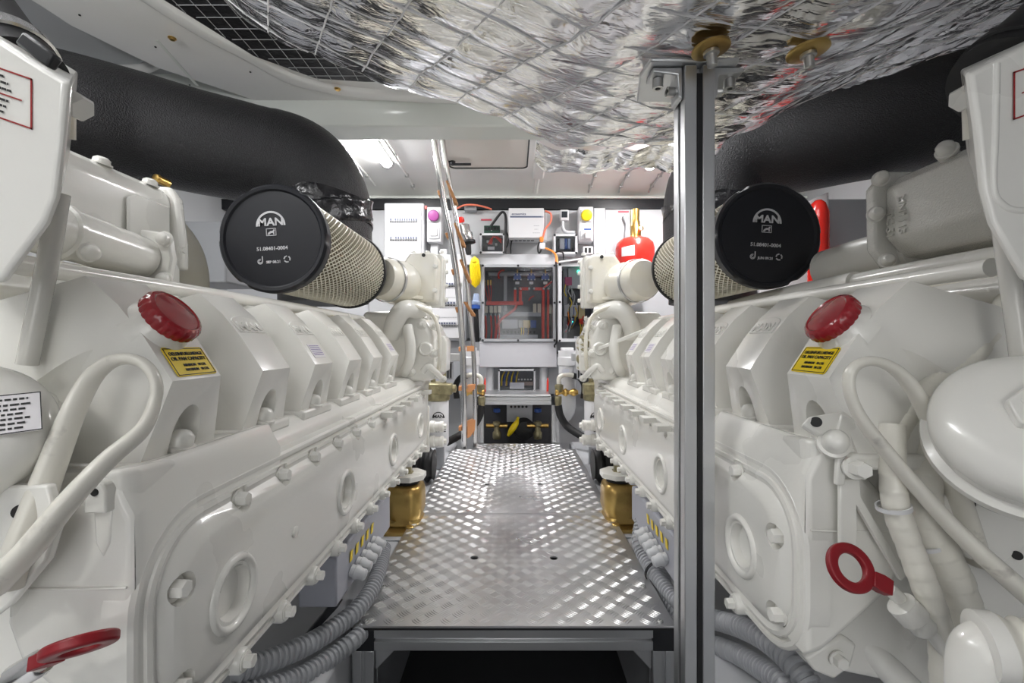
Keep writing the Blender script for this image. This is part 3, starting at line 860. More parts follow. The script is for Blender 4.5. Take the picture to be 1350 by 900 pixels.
        for yy, u in ((.605,.606),(.52,.606)): 
            obj('bolt_boss', MB().tube([C(u+.035,yy+.02,1.258),C(u+.002,yy,1.266)],.012,n=1), PAINT, cool); bolt(cool, C(u+.004,yy,1.267), (-s*.6,-.3,.4), .011,.016, True)
        text('cast_number', 'MN1115', .017, C(.5995,.668,1.196), (0,0,-1), (0,-1,0), PAINTR, cool, ext=.0016, bold=.0004)
        text('cast_number', 'TC 51', .017, C(.5995,.690,1.186), (0,0,-1), (0,-1,0), PAINTR, cool, ext=.0016, bold=.0004)
        pp = obj('coolant_pipe', MB().tube([C(.598,.43,1.103),C(.585,.60,1.103),C(.575,.80,1.100)], .0135, seg=18), PAINT, eng, smooth=70)
        obj('coolant_pipe', MB().tube([C(.575,.73,1.100),C(.575,.95,1.098),C(.57,1.15,1.09)], .0175, seg=18), PAINT, eng, smooth=70)
        obj('manifold_pipe', MB().tube([C(.66,.70,1.152),C(.645,.80,1.150),C(.635,.885,1.145)], .040, seg=24), PAINT, eng, smooth=70)
        obj('tube_rail', MB().tube([C(.545,.45,1.072),C(.53,.62,1.071),C(.52,.80,1.068)], .013, seg=14), PAINTW, eng)
    # ---- gear end: thermostat housing, turbo inlet, gear case
    T = lambda u, y, z: V((s*u, y+(0 if left else .03), z))
    th = obj('exhaust_housing', MB().prism([T(.262,1.52,1.135),T(.256,1.52,1.285),T(.268,1.52,1.298),T(.345,1.52,1.298),T(.365,1.52,1.27),T(.39,1.52,1.15),T(.36,1.52,1.125)],(0,.20,0)), PAINTW, eng, bevel=.010, seg=3)
    obj('housing_flange', MB().prism([T(.252,1.60,1.122),T(.248,1.60,1.300),T(.262,1.60,1.308),T(.355,1.60,1.308),T(.38,1.60,1.28),T(.40,1.60,1.12)],(0,.018,0)), PAINT, th, bevel=.004)
    obj('housing_flange', MB().prism([T(.247,1.632,1.122),T(.243,1.632,1.296),T(.262,1.632,1.306),T(.355,1.632,1.306),T(.38,1.632,1.28),T(.40,1.632,1.12)],(0,.02,0)), PAINT, th, bevel=.004)
    for z in (1.15,1.20,1.25,1.29): bolt(th, T(.246,1.642,z), (-s,0,0), .007,.010)
    for u in (.25,.30,.35): bolt(th, T(u,1.59,1.307), (0,-.3,1), .008,.010, True)
    obj('lug_hole', MB().cyl(T(.30,1.519,1.288),T(.30,1.516,1.288),.006), INK, th)
    obj('turbo_inlet', MB().lathe(T(.413,1.420,1.198), (-s*.35,1,-.05), [(.058,-.012),(.066,0),(.068,.07),(.074,.085),(.074,.11),(.066,.13),(.07,.20)], 32), PAINTW, th, smooth=50)
    obj('inlet_clamp', MB().lathe(T(.405,1.447,1.197), (-s*.35,1,-.05), [(.070,0),(.072,.002),(.072,.012),(.070,.014)], 32, False, False), ZINC, th)
    gc = obj('gear_case', MB().prism([T(.262,1.50,.87),T(.262,1.50,1.02),T(.29,1.50,1.075),T(.36,1.50,1.10),T(.50,1.50,1.10),T(.50,1.50,.86)],(0,.30,0)), PAINT, eng, bevel=.018, seg=4)
    obj('gear_case_end', MB().prism([T(.345,1.66,.60),T(.335,1.66,.84),T(.290,1.66,.89),T(.286,1.66,1.03),T(.30,1.66,1.10),T(.50,1.66,1.10),T(.50,1.66,.55),T(.36,1.66,.55)],(0,.155,0)) if left else MB().prism([T(.345,1.72,.60),T(.335,1.72,.84),T(.290,1.72,.89),T(.286,1.72,1.03),T(.30,1.72,1.10),T(.50,1.72,1.10),T(.50,1.72,.55),T(.36,1.72,.55)],(0,.155,0)), PAINT, gc, bevel=.014, seg=3)
    obj('gear_case_cap', MB().prism([T(.232,1.56,.895),T(.228,1.56,1.00),T(.24,1.56,1.02),T(.275,1.56,1.02),T(.275,1.56,.895)],(0,.10,0)), PAINT, gc, bevel=.006, seg=3)
    obj('case_boss', MB().lathe(T(.290,1.502,.975),(0,-1,0),[(.024,-.01),(.024,.006),(.020,.012),(.016,.012),(.015,.008)],26), PAINT, gc)
    for u, z in ((.268,1.045),(.30,1.085),(.345,1.105)): bolt(gc, T(u,1.52,z), (-s*.5,-.5,.7), .009,.016, True)
    for z in (.93,.97,1.01,1.05,1.09): bolt(gc, T(.288,1.70+(0 if left else .06),z), (-s,0,0), .008,.010)
    obj('case_elbow', MB().tube([T(.40,1.49,1.02),T(.375,1.46,1.075),T(.345,1.47,1.105),T(.30,1.55,1.10)], .030, seg=20), PAINT, gc, smooth=70)
    mb = MB(); mb.tube([T(.36,1.49,.895),T(.335,1.46,.935),T(.33,1.46,.985),T(.345,1.48,1.05)], .017, seg=16)
    obj('case_pipe', mb, PAINT, gc, smooth=70)
    obj('case_rib', MB().tube([T(.30,1.50,.90),T(.282,1.498,.918),T(.262,1.50,.905),T(.245,1.53,.88)], .010, seg=12), PAINT, gc, smooth=70)
    obj('end_bracket', MB().prism([T(.335,1.805,.56),T(.335,1.805,.74),T(.345,1.805,.75),T(.362,1.805,.73),T(.362,1.805,.56)],(0,.016,0)), PAINT, gc, bevel=.003)
    for z in (.655,.595):
        f = obj('water_fitting', MB().lathe(T(.350,1.845,z),(-s,0,0),[(.020,0),(.020,.012),(.024,.014),(.024,.030),(.020,.032),(.020,.050),(.022,.052),(.022,.066),(.016,.068)],22), PAINT, gc)
        bolt(f, T(.283,1.845,z), (-s,0,0), .012,.012)
    for u, y, z, r in ((.262,1.50,.96,.011),(.262,1.55,.885,.010),(.30,1.498,1.055,.012),(.335,1.498,.90,.011),(.262,1.60,1.045,.011),(.262,1.70,.86,.010)):
        bs = obj('case_boss', MB().lathe(T(u,y,z),(-s*.6,-1,.1),[(r*1.3,-.012),(r*1.2,.004),(r,.007)],18), PAINT, gc); bolt(bs, T(u-.004,y-.007,z), (-s*.6,-1,.1), r*.6, .008)
    for z in (.915,.945,.975,1.005): obj('case_rib', MB().box(T(.2585,1.548,z-.003) if s>0 else T(.275,1.548,z-.003), T(.275,1.562,z+.003) if s>0 else T(.2585,1.562,z+.003)), PAINT, gc, bevel=.001)
    obj('oil_line', MB().tube([T(.252,1.52,.90),T(.243,1.50,.95),T(.246,1.50,1.03),T(.27,1.50,1.09),T(.33,1.46,1.12)], .0065, seg=12), PAINTW, gc, smooth=70)
    for u, y, z in ((.262,1.518,1.17),(.262,1.518,1.25),(.33,1.518,1.16),(.37,1.518,1.18)): bolt(th, T(u,y,z), (0,-1,0), .0065,.009)
    obj('housing_web', MB().prism([T(.30,1.519,1.14),T(.36,1.519,1.14),T(.35,1.47,1.14)],(0,0,.012)), PAINTW, th, bevel=.003)
    if not left:
        mb = MB(); mb.tube([T(.255,1.60,.905),T(.256,1.58,.99),T(.27,1.58,1.01)], .030, n=10, seg=20, rfun=lambda L,t: .027+.005*math.sin(L*2*PI/.012))
        obj('flexible_bellows', mb, OLIVE, gc, smooth=60)
        obj('lever_bar', MB().prism([T(.232,1.54,.945),T(.232,1.54,.958),T(.50,1.30,1.085),T(.50,1.30,1.07)],(s*.004,.012,0)), PAINT, gc, bevel=.003)
    # ---- front of the engine: added light-blocking plate, bracket loop, struts
    F_ = lambda u, y, z: V((s*u, y+(0 if left else .06), z))
    mb = MB(); mb.prism([F_(.44,.60,.74),F_(.44,.60,.90),F_(.56,.60,.96),F_(.95,.60,.96),F_(.95,.60,.70)],(0,.03,0))
    fp = obj('front_blocking_plate', mb, PAINTW, eng, bevel=.006)  # plate added to stop light coming through behind the casing
    if left:
        q = [P(x,y,d) for x,y,d in ((-12,775,.318),(40,722,.322),(84,668,.332),(140,608,.350),(188,566,.370),(204,530,.386),(206,505,.388),(194,483,.388),(172,473,.388),(146,477,.388),(122,497,.388),(98,540,.375),(70,610,.360),(40,690,.345),(5,775,.335))]
        lp = obj('lifting_bracket', MB().tube(q, .0095, seg=18, rfun=lambda L,t: .0066+.0075*max(0,abs(t-.5)*2-.25), flat=.7, up=(0,1,0)), SCUFF, eng, smooth=70)
        pl = [P(x,y,.343) for x,y in ((62,640),(75,690),(60,740),(10,800),(-70,860),(-70,720),(0,640))]
        mb = MB(); mb.prism(pl, (0,.008,0)); w2 = obj('bracket_web', mb, PAINT, lp, bevel=.002)
        obj('web_hole', MB().cyl(P(27,674,.3425),P(27,674,.3405),.0052), INK, w2)
        mb = MB(); mb.tube([P(110,690,.44),P(132,640,.45),P(118,560,.46)], .016, seg=18); obj('cast_strut', mb, PAINT, eng, smooth=70)
        obj('hose_strut', MB().tube([P(8,640,.44),P(5,760,.44),P(16,870,.44),P(20,960,.45)], .012, seg=14), PAINTW, eng, smooth=70)
        b1 = obj('bolt_boss', MB().tube([P(100,600,.45),P(112,560,.47),P(105,535,.5)], .020, seg=18), PAINT, eng, smooth=70)
    else:
        q = [P(x,y,d) for x,y,d in ((1385,810,.40),(1310,745,.41),(1255,693,.42),(1200,632,.425),(1150,572,.428),(1128,538,.43),(1119,508,.43),(1124,486,.43),(1144,476,.43),(1170,481,.43),(1196,502,.43),(1222,545,.432),(1244,598,.435),(1264,655,.44),(1290,740,.45))]
        lp = obj('lifting_bracket', MB().tube(q, .0095, seg=18, rfun=lambda L,t: .0066+.0075*max(0,abs(t-.5)*2-.25), flat=.7, up=(0,1,0)), SCUFF, eng, smooth=70)
        pl = [P(x,y,.445) for x,y in ((1262,560),(1250,640),(1240,690),(1275,735),(1330,760),(1420,800),(1420,640),(1330,600))]
        mb = MB(); mb.prism(pl, (0,.008,0)); w2 = obj('bracket_web', mb, PAINT, lp, bevel=.002)
        for x, y in ((1279,664),(1341,732)): obj('web_hole', MB().cyl(P(x,y,.4445),P(x,y,.4425),.0042), INK, w2)
        # angle bracket on the first cover
        ab = obj('support_bracket', MB().prism([P(x,y,.462) for x,y in ((1058,559),(1066,549),(1112,541),(1126,552),(1122,564),(1080,572),(1072,568))],(0,.004,-.004)), PAINT, eng, bevel=.0015)
        obj('bracket_arm', MB().prism([P(x,y,.460) for x,y in ((1110,545),(1126,552),(1136,590),(1118,612),(1114,640),(1103,640),(1105,605),(1124,588),(1104,566))],(0,.006,0)), PAINT, ab, bevel=.0015)
        obj('bracket_hole', MB().cyl(P(1076,556,.4615),P(1076,556,.4595),.0052), INK, ab)
        bolt(ab, P(1098,586,.468), (-s*.3,-.8,.5), .012,.022, True)
        bolt(ab, P(1126,616,.456), (-.2,-1,.1), .0085,.020)
        obj('bracket_leg', MB().prism([P(x,y,.463) for x,y in ((1108,632),(1134,632),(1136,655),(1196,758),(1188,766),(1130,668),(1130,720),(1108,720))],(0,.005,0)), PAINT, ab, bevel=.001)
        obj('cover_bar', MB().tube([P(1100,600,.50),P(1160,555,.50),P(1220,498,.49),P(1270,452,.49),P(1330,400,.49)], .0065, seg=12, flat=.5), PAINT, eng, smooth=60)
        for x, y in ((1240,490),(1162,552)): bolt(eng, P(x,y,.478), (-.3,-1,.2), .0085,.012)
        mb = MB(); mb.prism([P(x,y,.50) for x,y in ((1062,868),(1090,850),(1112,838),(1130,850),(1122,880),(1100,896),(1074,885))],(0,.012,0))
        ft = obj('casing_foot', mb, PAINT, eng, bevel=.003); bolt(ft, P(1104,868,.498), (0,-1,0), .007,.010)
        obj('drain_pipe', MB().tube([P(1130,842,.52),P(1165,875,.51),P(1215,925,.50)], .015, seg=18), PAINT, eng, smooth=70)
    return eng
engine(-1); engine(1)
# ================================================================ AIR FILTERS
def air_filter(c, d0, L, R, date, label, tilt):
    c = V(c); t = thing('air_filter', c, label, 'air filter', 'pair of round air filters')
    ax = V((0,1,0)); up = V((math.sin(tilt),0,math.cos(tilt))); xa = V((math.cos(tilt),0,-math.sin(tilt)))
    mb = MB(); prof = [(R*.15,.004),(R*.90,.004),(R*.93,.0),(R*.985,-.001),(R*1.03,.004),(R*1.03,.020),(R*1.0,.024),(R*1.0,.030),(R*.9,.030)]
    sg = 96; x_, y_, a_ = frame_of(ax); rg = []
    for r, h in prof:
        rg.append([c+a_*h+(x_*math.cos(2*PI*q/sg)+y_*math.sin(2*PI*q/sg))*(r-(.003 if (r>R*1.01 and q%16 in (0,1)) else 0)) for q in range(sg)])
    mb.loft(rg); cap = obj('end_cap', mb, FCAP, t, smooth=40)
    n = V((0,-1,0)); f = c+V((0,.0035,0))
    emblem('cap_mark', f+up*R*.245-xa*R*.03, xa, up, R*.56, PRINT, cap)
    text('part_number', '51.08401-0004', R*.098, f-up*R*.185-xa*R*.03, xa, up, PRINT, cap, ext=.0003, bold=.0002)
    text('date_code', date, R*.070, f-up*R*.44-xa*R*.02, xa, up, PRINT, cap, ext=.0003, bold=.0002)
    # maker's roundel and recycling mark
    mb = MB(); p = f-up*R*.42-xa*R*.27
    for q in range(14):
        a0, a1 = PI*.4+q*PI*.11, PI*.4+(q+1)*PI*.11
        for rr in (R*.045,R*.024): mb.tube([p+xa*math.cos(a)*rr+up*math.sin(a)*rr for a in (a0,a1)], R*.008, n=1, seg=5)
    mb.tube([p+xa*R*.045-up*R*.01,p+xa*R*.045+up*R*.10],R*.011,n=1,seg=5)
    obj('moulded_mark', mb, PRINT, cap)
    mb = MB(); p = f-up*R*.40+xa*R*.24
    for q in range(3):
        a0 = PI/2+q*2*PI/3; a1 = a0+2*PI/3*.72
        mb.tube([p+xa*math.cos(a)*R*.058+up*math.sin(a)*R*.058 for a in (a0,(a0+a1)/2,a1)], R*.013, n=1, seg=5)
    obj('recycling_mark', mb, PRINT, cap)
    # pleated paper, wire mesh, far rim
    mb = MB(); N = 180; rg = []
    for yy in (.024, L-.012):
        rg.append([c+V((0,yy,0))+(x_*math.cos(2*PI*q/N)+y_*math.sin(2*PI*q/N))*(R*.955 if q%2 else R*.90) for q in range(N)])
    mb.loft(rg); obj('paper_element', mb, PAPERF, t, smooth=0)
    mb = MB(); N = 60
    for sg_ in (-1,1):
        for q in range(N):
            pts = []
            for k in range(17):
                u = k/16; a = 2*PI*q/N + sg_*u*2*PI*.30
                pts.append(c+V((0,.024+(L-.036)*u,0))+(x_*math.cos(a)+y_*math.sin(a))*R*.975)
            mb.tube(pts, .0014, n=1, seg=4, caps=False)
    obj('wire_mesh', mb, WIRE, t)
    obj('end_rim', MB().lathe(c+V((0,L-.018,0)),ax,[(R*.93,0),(R*1.02,.001),(R*1.035,.006),(R*1.02,.014),(R*.6,.018)],64), RUBBER, t)
    return t
air_filter(P(359,314,.93), .93, .445, .1085, 'SEP 08.21', 'black capped round mesh air filter under the black elbow, on the ladder side', -.06)
air_filter(P(1013.5,310,.943), .943, .445, .1075, 'JUN 09.21', 'black capped round mesh air filter partly hidden behind the aluminium post', .06)

# ================================================================ BLACK DUCTS
t = thing('exhaust_duct', (-.67,1.62,1.3), 'thick black jacketed duct with an elbow above the air filter, near ladder', 'duct', 'black ducts over the engines')
q = [P(-60,130,1.15),P(60,146,1.25),P(170,166,1.40),P(260,188,1.50),P(335,205,1.57)]
arc = [P(395,222,1.61),P(423,262,1.62),P(427,320,1.62),P(428,400,1.62)]
obj('duct_jacket', MB().tube(q+arc[:3], .17, seg=56, n=10, rfun=lambda L,u: .163 if u<.62 else .165), LAG, t, smooth=70)
mb = MB(); mb.tube([P(426.8,272,1.62),P(427,318,1.62)], .165, seg=48, n=1, rfun=lambda L,u: .1665)
c = P(426.5,264,1.62); rg = []
for k in range(9):
    z = c.z-.012*k; rg.append([V((c.x,c.y,z+.010*math.sin(3*a+k)))+V((math.cos(a),math.sin(a),0))*(.1675+.003*math.sin(5*a+k*1.7)) for a in [2*PI*i/64 for i in range(64)]])
obj('tape_wrap', MB().loft(rg), TAPE, t, smooth=60)
obj('duct_stub', MB().cyl(P(426,300,1.62),P(428,400,1.62),.150,seg=40), RUBBER, t)
for x, y in ((208,236),):
    obj('brass_screw', MB().lathe(P(x,y,1.22),(-.2,-1,.1),[(.011,-.03),(.011,0),(.013,.002),(.011,.008),(.005,.010)],16), BRASS, t)
t = thing('exhaust_duct', (.68,1.62,1.3), 'thick black jacketed duct running behind the post above the other air filter', 'duct', 'black ducts over the engines')
q = [P(1480,130,1.34),P(1370,132,1.36),P(1250,147,1.40),P(1150,165,1.45),P(1060,185,1.52),P(1000,200,1.58),P(957,222,1.61),P(940,262,1.62),P(938,330,1.62)]
obj('duct_jacket', MB().tube(q, .165, seg=56, n=10), LAG, t, smooth=70)
c = P(938,272,1.62); rg = []
for k in range(9):
    z = c.z-.014*k; rg.append([V((c.x,c.y,z+.010*math.sin(3*a+k)))+V((math.cos(a),math.sin(a),0))*(.1675-.0015*k+.004*math.sin(5*a+k*1.7)) for a in [2*PI*i/64 for i in range(64)]])
obj('tape_wrap', MB().loft(rg), TAPE, t, smooth=60)
obj('duct_stub', MB().cyl(P(938,310,1.62),P(938,400,1.62),.145,seg=40), RUBBER, t)

# ================================================================ COOLANT TANKS close to the camera
def tank(s, d, pts, lb, sticker, slope):
    t = thing('expansion_tank', P(pts[0][0],400,d+.04), lb, 'tank', 'pair of white coolant tanks')
    mb = MB(); fr = [P(x,y,d) for x,y in pts]
    c = sum(fr, V())/len(fr)
    mb.loft([[c+(p-c)*.97-V((0,.004,0)) for p in fr], fr, [p+V((s*.12,.13,.085)) for p in fr]])
    b = obj('tank_body', mb, PAINT, t, bevel=.008, seg=3)
    # black hose with clamp on the slanted top
    return t, b
t, b = tank(-1, .335, [(95,110),(88,190),(79,262),(66,296),(10,372),(-45,378),(-120,370),(-150,350),(-150,-40),(-60,12),(0,50),(50,82)],
    'white coolant tank with red bordered sticker, above the canister with printed label', None, None)
n = V((0,-1,0))
hq = [P(22,104,.375),P(-14,60,.378),P(-75,-25,.385)]
hd_ = (hq[0]-hq[1]).normalized()*-1
obj('black_hose', MB().tube(hq, .036, seg=40, n=6), RUBBER, t, smooth=70)
cr_ = hq[1]*.55+hq[0]*.45
obj('hose_clamp', MB().lathe(cr_, hd_, [(.0363,-.006),(.0385,-.005),(.0385,.005),(.0363,.006)], 48, False, False), STEEL, t)
mid = cr_+hd_*.0; d1 = V((.80,0,-.60)); up = V((.60,0,.80))
cb = obj('clamp_screw', MB().obox(P(52,68,.345), d1, up, n, .015,.0055,.004), BLACK, t, bevel=.002)
xa, ya = V((math.cos(.18),0,-math.sin(.18)*1.9)).normalized(), V((0,0,1))
c = P(-2,122,.3305)
mb = MB(); W_, H_ = .052, .037
for (x0,x1,y0,y1) in ((-W_/2,W_/2,H_/2-.0012,H_/2),(-W_/2,W_/2,-H_/2,-H_/2+.0012),(-W_/2,-W_/2+.0012,-H_/2,H_/2),(W_/2-.0012,W_/2,-H_/2,H_/2),(-W_/2,W_/2-.008,-.0005,.0005)):
    mb.prism([c+xa*x0+ya*y0,c+xa*x1+ya*y0,c+xa*x1+ya*y1,c+xa*x0+ya*y1], n*.0004)
obj('sticker_border', mb, INKR, b)
bars('sticker_print', [(-.02,.005+.003*k,.013-.0045*k) for k in range(3)]+[(-.02,.008-.002*k,-.004-.0045*k) for k in range(3)], INK, b, c+n*.0002, xa, ya, .0016)
f = obj('hex_plug', MB().lathe(P(84,128,.375),P(112,148,.375)-P(84,128,.375),[(.0065,-.012),(.0065,.010)],16), PAINT, t)
obj('plug_head', MB().lathe(P(96,136,.375),P(112,146,.375)-P(96,136,.375),[(.0110,-.006),(.0110,.008),(.0095,.0105)],6), PAINT, f)
obj('vent_tube', MB().tube([P(88,150,.385),P(88,182,.39)], .006, n=1), PAINTW, t)
t2, b2 = tank(1, .355, [(1272,98),(1282,170),(1290,250),(1302,296),(1345,370),(1395,376),(1470,370),(1500,350),(1500,-30),(1420,20),(1350,57)],
    'white coolant tank with red bordered sticker, above the round domed canister lid', None, None)
hq = [P(1318,112,.400),P(1352,82,.403),P(1440,5,.41)]
hd_ = (hq[1]-hq[0]).normalized()
obj('black_hose', MB().tube(hq, .040, seg=40, n=6), RUBBER, t2, smooth=70)
obj('hose_clamp', MB().lathe(hq[0]*.5+hq[1]*.5, hd_, [(.0403,-.006),(.0425,-.005),(.0425,.005),(.0403,.006)], 48, False, False), RUBBER, t2)
xa, ya = V((math.cos(.18),0,math.sin(.18)*1.9)).normalized(), V((0,0,1)); c = P(1378,112,.350)
mb = MB()
for (x0,x1,y0,y1) in ((-W_/2,W_/2,H_/2-.0012,H_/2),(-W_/2,W_/2,-H_/2,-H_/2+.0012),(-W_/2,-W_/2+.0012,-H_/2,H_/2),(W_/2-.0012,W_/2,-H_/2,H_/2),(-W_/2+.007,W_/2,-.0005,.0005)):
    mb.prism([c+xa*x0+ya*y0,c+xa*x1+ya*y0,c+xa*x1+ya*y1,c+xa*x0+ya*y1], n*.0004)
obj('sticker_border', mb, INKR, b2)
obj('moulded_bead', MB().tube([P(1312,85,.352),P(1310,180,.352),P(1308,245,.352),P(1318,268,.352),P(1345,278,.352),P(1420,272,.352)], .003, seg=8), PAINT, b2, smooth=70)
f = obj('hex_plug', MB().lathe(P(1290,118,.395),P(1262,134,.395)-P(1290,118,.395),[(.0065,-.012),(.0065,.010)],16), PAINT, t2)
obj('plug_head', MB().lathe(P(1278,125,.395),P(1262,134,.395)-P(1278,125,.395),[(.0110,-.006),(.0110,.008),(.0095,.0105)],6), PAINT, f)
obj('vent_tube', MB().tube([P(1283,140,.405),P(1284,182,.41)], .0075, n=1), PAINTW, t2)
# milky sight tubes
for s, pts, lb in ((-1,((78,255,.42),(66,330,.42),(50,410,.42),(36,480,.42)),'milky drain tube below the tank, touching the canister with printed label'),
                   (1,((1318,270,.43),(1328,340,.43),(1338,410,.43),(1346,470,.43)),'milky drain tube below the tank, touching the domed canister lid')):
    o = obj('drain_tube', MB().tube([P(*p) for p in pts], .0080, seg=18), TUBEG, smooth=70, label=lb, cat='tube', group='milky drain tubes')

# ================================================================ CANISTERS with domed lids
def canister(s, c, axis, R, lb, label):
    c = V(c); a = V(axis).normalized()
    t = thing('separator_canister', c-a*.13, lb, 'canister', 'pair of white canisters')
    lid = obj('domed_lid', MB().lathe(c, a, [(R,-.016),(R*1.02,-.010),(R*.99,-.002),(R*.90,.006),(R*.70,.0115),(R*.40,.0145),(.001,.016)], 56), PAINT, t, smooth=60)
    obj('clamp_ring', MB().lathe(c-a*.022, a, [(R*.93,-.004),(R*.99,-.002),(R*.99,.004),(R*.93,.006)], 56), PAINT, t, smooth=40)
    obj('canister_body', MB().lathe(c-a*.030, a, [(R*.35,-.10),(R*.6,-.085),(R*.86,-.04),(R*.96,-.018),(R*1.06,-.012),(R*1.06,-.004),(R*.93,0),(R*.9,.012)], 56), PAINT, t, smooth=45)
    return t, lid, a
xv = V((.40,-.34,.0))
c = P(-74,562,.335)
t, lid, a = canister(-1, c, (.52,-.60,.62), .060, 'white round canister with printed white label on its domed lid', True)
x_ = V((.66,.75,.0)).normalized(); x_ = (x_-a*x_.dot(a)).normalized(); y_ = a.cross(x_)
pc = c+a*.0142+x_*.024-y_*.005
lb = obj('printed_label', MB().obox(pc, x_, y_, a, .027, .0175, .0006), PAPER, lid, bevel=.0003)
mb = MB()
for (x0,x1,y0,y1) in ((-.027,.027,.0168,.0175),(-.027,.027,-.0175,-.0168),(.0264,.027,-.0175,.0175),(-.027,-.0264,-.0175,.0175)):
    mb.obox(pc+x_*(x0+x1)/2+y_*(y0+y1)/2+a*.0007, x_, y_, a, (x1-x0)/2, (y1-y0)/2, .0002)
obj('label_border', mb, INK, lb)
bars('label_print', [(-.02,.020,.0125)]+[(-.024,.021-.002*(k%3),.0075-.0042*k) for k in range(6)], INK, lb, pc+a*.0007, x_, y_, .0016)
c = P(1372,556,.365)
t, lid, a = canister(1, c, (-.48,-.66,.58), .066, 'white round canister with a raised hexagonal boss on its domed lid', False)
x_ = V((.8,-.6,0)); x_ = (x_-a*x_.dot(a)).normalized(); y_ = a.cross(x_)
mb = MB(); mb.loft([[c+x_*p+y_*q+a*.010 for p,q in ((-.024,.006),(-.018,-.016),(.030,-.016),(.045,.0),(.040,.020),(-.010,.022))],[c+x_*p+y_*q+a*.022 for p,q in ((-.022,.006),(-.017,-.014),(.029,-.014),(.043,.0),(.038,.019),(-.010,.020))]])
o = obj('hex_boss', mb, PAINT, lid, bevel=.002)
obj('boss_dimple', MB().lathe(c+a*.0222-x_*.008+y_*.006, a, [(.006,-.002),(.006,.0006),(.004,.0006),(.003,-.0005)], 20), PAINT, o)

# ================================================================ RED RING DIPSTICKS
def dipstick(c, nrm, stem, R, r, tube, lb):
    c = V(c); nrm = V(nrm).normalized(); stem = (V(stem)-nrm*V(stem).dot(nrm)).normalized(); side = nrm.cross(stem)
    t = thing('oil_dipstick', tube[-1], lb, 'dipstick', 'red ring oil dipsticks')
    N = 40; rg = []
    for k in range(N):
        a = 2*PI*k/N; cc = c+stem*math.cos(a)*R*1.0+side*math.sin(a)*R*.98
        rad = (stem*math.cos(a)+side*math.sin(a)).normalized()
        rg.append([cc+rad*r*1.35*x+nrm*r*y for x,y in ((-1,-.7),(-.7,-1),(.7,-1),(1,-.7),(1,.7),(.7,1),(-.7,1),(-1,.7))])
    mb = MB(); mb.loft(rg+[rg[0]], False, False)
    mb.loft([[c+stem*q+side*x*w_+nrm*y*.0048 for x,y in ((-1,-1),(1,-1),(1,1),(-1,1))] for q,w_ in ((R+.002,.0065),(R+.010,.0075),(R+.018,.0065))])
    obj('ring_handle', mb, REDP, t, smooth=40, bevel=.0008)
    tp = [c+stem*(R+.015)]+[V(p) for p in tube]
    obj('dipstick_tube', MB().tube(tp, .0062, seg=16), PAINT, t, smooth=70)
    return t
tb = [P(1185,788,.435),P(1203,805,.43),P(1240,850,.425),P(1275,900,.42)]
t = dipstick(P(1121,748,.405), (.10,-1,.55), (.80,0,-.50), .0165, .0033, tb, 'red ring handle dipstick in front of the engine behind the post')
obj('tube_collar', MB().lathe(P(1192,800,.432),P(1240,850,.425)-P(1192,800,.432),[(.010,-.006),(.013,-.004),(.0135,.012),(.011,.014),(.012,.022),(.010,.026)],20), PAINT, t)
tb = [P(50,876,.33),P(20,898,.33),P(-30,925,.335)]
t = dipstick(P(106,850,.325), (-.33,.45,.81), (-.9,0,-.42), .0165, .0040, tb, 'red ring handle dipstick seen almost edge-on, ladder side engine')
obj('tube_collar', MB().lathe(P(52,874,.33),P(0,905,.33)-P(52,874,.33),[(.008,-.004),(.0095,0),(.0095,.02),(.007,.022)],20), STEEL, t)

# ================================================================ WRAPPED HARNESS beside the post-side engine
t = thing('wrapped_cable_harness', P(1240,880,.43), 'white tape wrapped cable bundles hanging beside the red ring dipstick', 'cable harness')
wr = lambda r: (lambda L,u: r*(1+.05*((L/.016)%1.0-.5)+.05*noise.noise(V((L*70,r*900,u*3)))))
obj('wrapped_cable', MB().tube([P(1176,560,.455),P(1177,620,.445),P(1182,670,.44),P(1203,730,.435),P(1226,790,.43),P(1242,850,.43),P(1246,930,.43)], .0115, seg=20, n=24, rfun=wr(.0112)), HARN, t, smooth=60)
obj('wrapped_cable', MB().tube([P(1230,585,.46),P(1216,640,.455),P(1220,690,.452),P(1245,740,.448),P(1265,790,.445),P(1276,850,.445),P(1280,930,.445)], .017, seg=20, n=24, rfun=wr(.0165)), HARN, t, smooth=60)
obj('wrapped_cable', MB().tube([P(1205,560,.48),P(1198,620,.475),P(1203,680,.47),P(1222,730,.462),P(1240,770,.46)], .013, seg=20, n=24, rfun=wr(.0125)), HARN, t, smooth=60)
obj('wrapped_cable', MB().tube([P(1172,585,.465),P(1196,545,.47),P(1235,505,.475),P(1280,470,.475),P(1318,420,.48),P(1340,380,.485)], .012, seg=20, n=24, rfun=wr(.0118)), HARN, t, smooth=60)
for p, ax in ((P(1178,668,.44),(.2,0,-1)),(P(1150+72,716,.45),(.4,0,-1))):
    obj('cable_tie', MB().lathe(p, ax, [(.0130,-.002),(.0145,-.002),(.0145,.002),(.0130,.002)], 24, False, False), WHITE, t)
# big hose fitting in the corner
t = thing('hose_fitting', P(1300,890,.34), 'large white ribbed hose and elbow at the foot of the wrapped cables', 'hose')
obj('elbow', MB().tube([P(1288,960,.36),P(1286,890,.36),P(1292,860,.36),P(1312,848,.358)], .0185, seg=28), PAINT, t, smooth=70)
obj('ribbed_hose', MB().tube([P(1305,852,.358),P(1345,856,.35),P(1420,870,.34)], .023, seg=32, n=20, rfun=lambda L,u: .0215+.0018*math.sin(L*2*PI/.008)), HARN, t, smooth=60)
obj('hose_collar', MB().lathe(P(1296,850,.359),P(1330,853,.354)-P(1296,850,.359),[(.022,-.003),(.025,-.002),(.025,.010),(.022,.011)],30), PAINT, t)

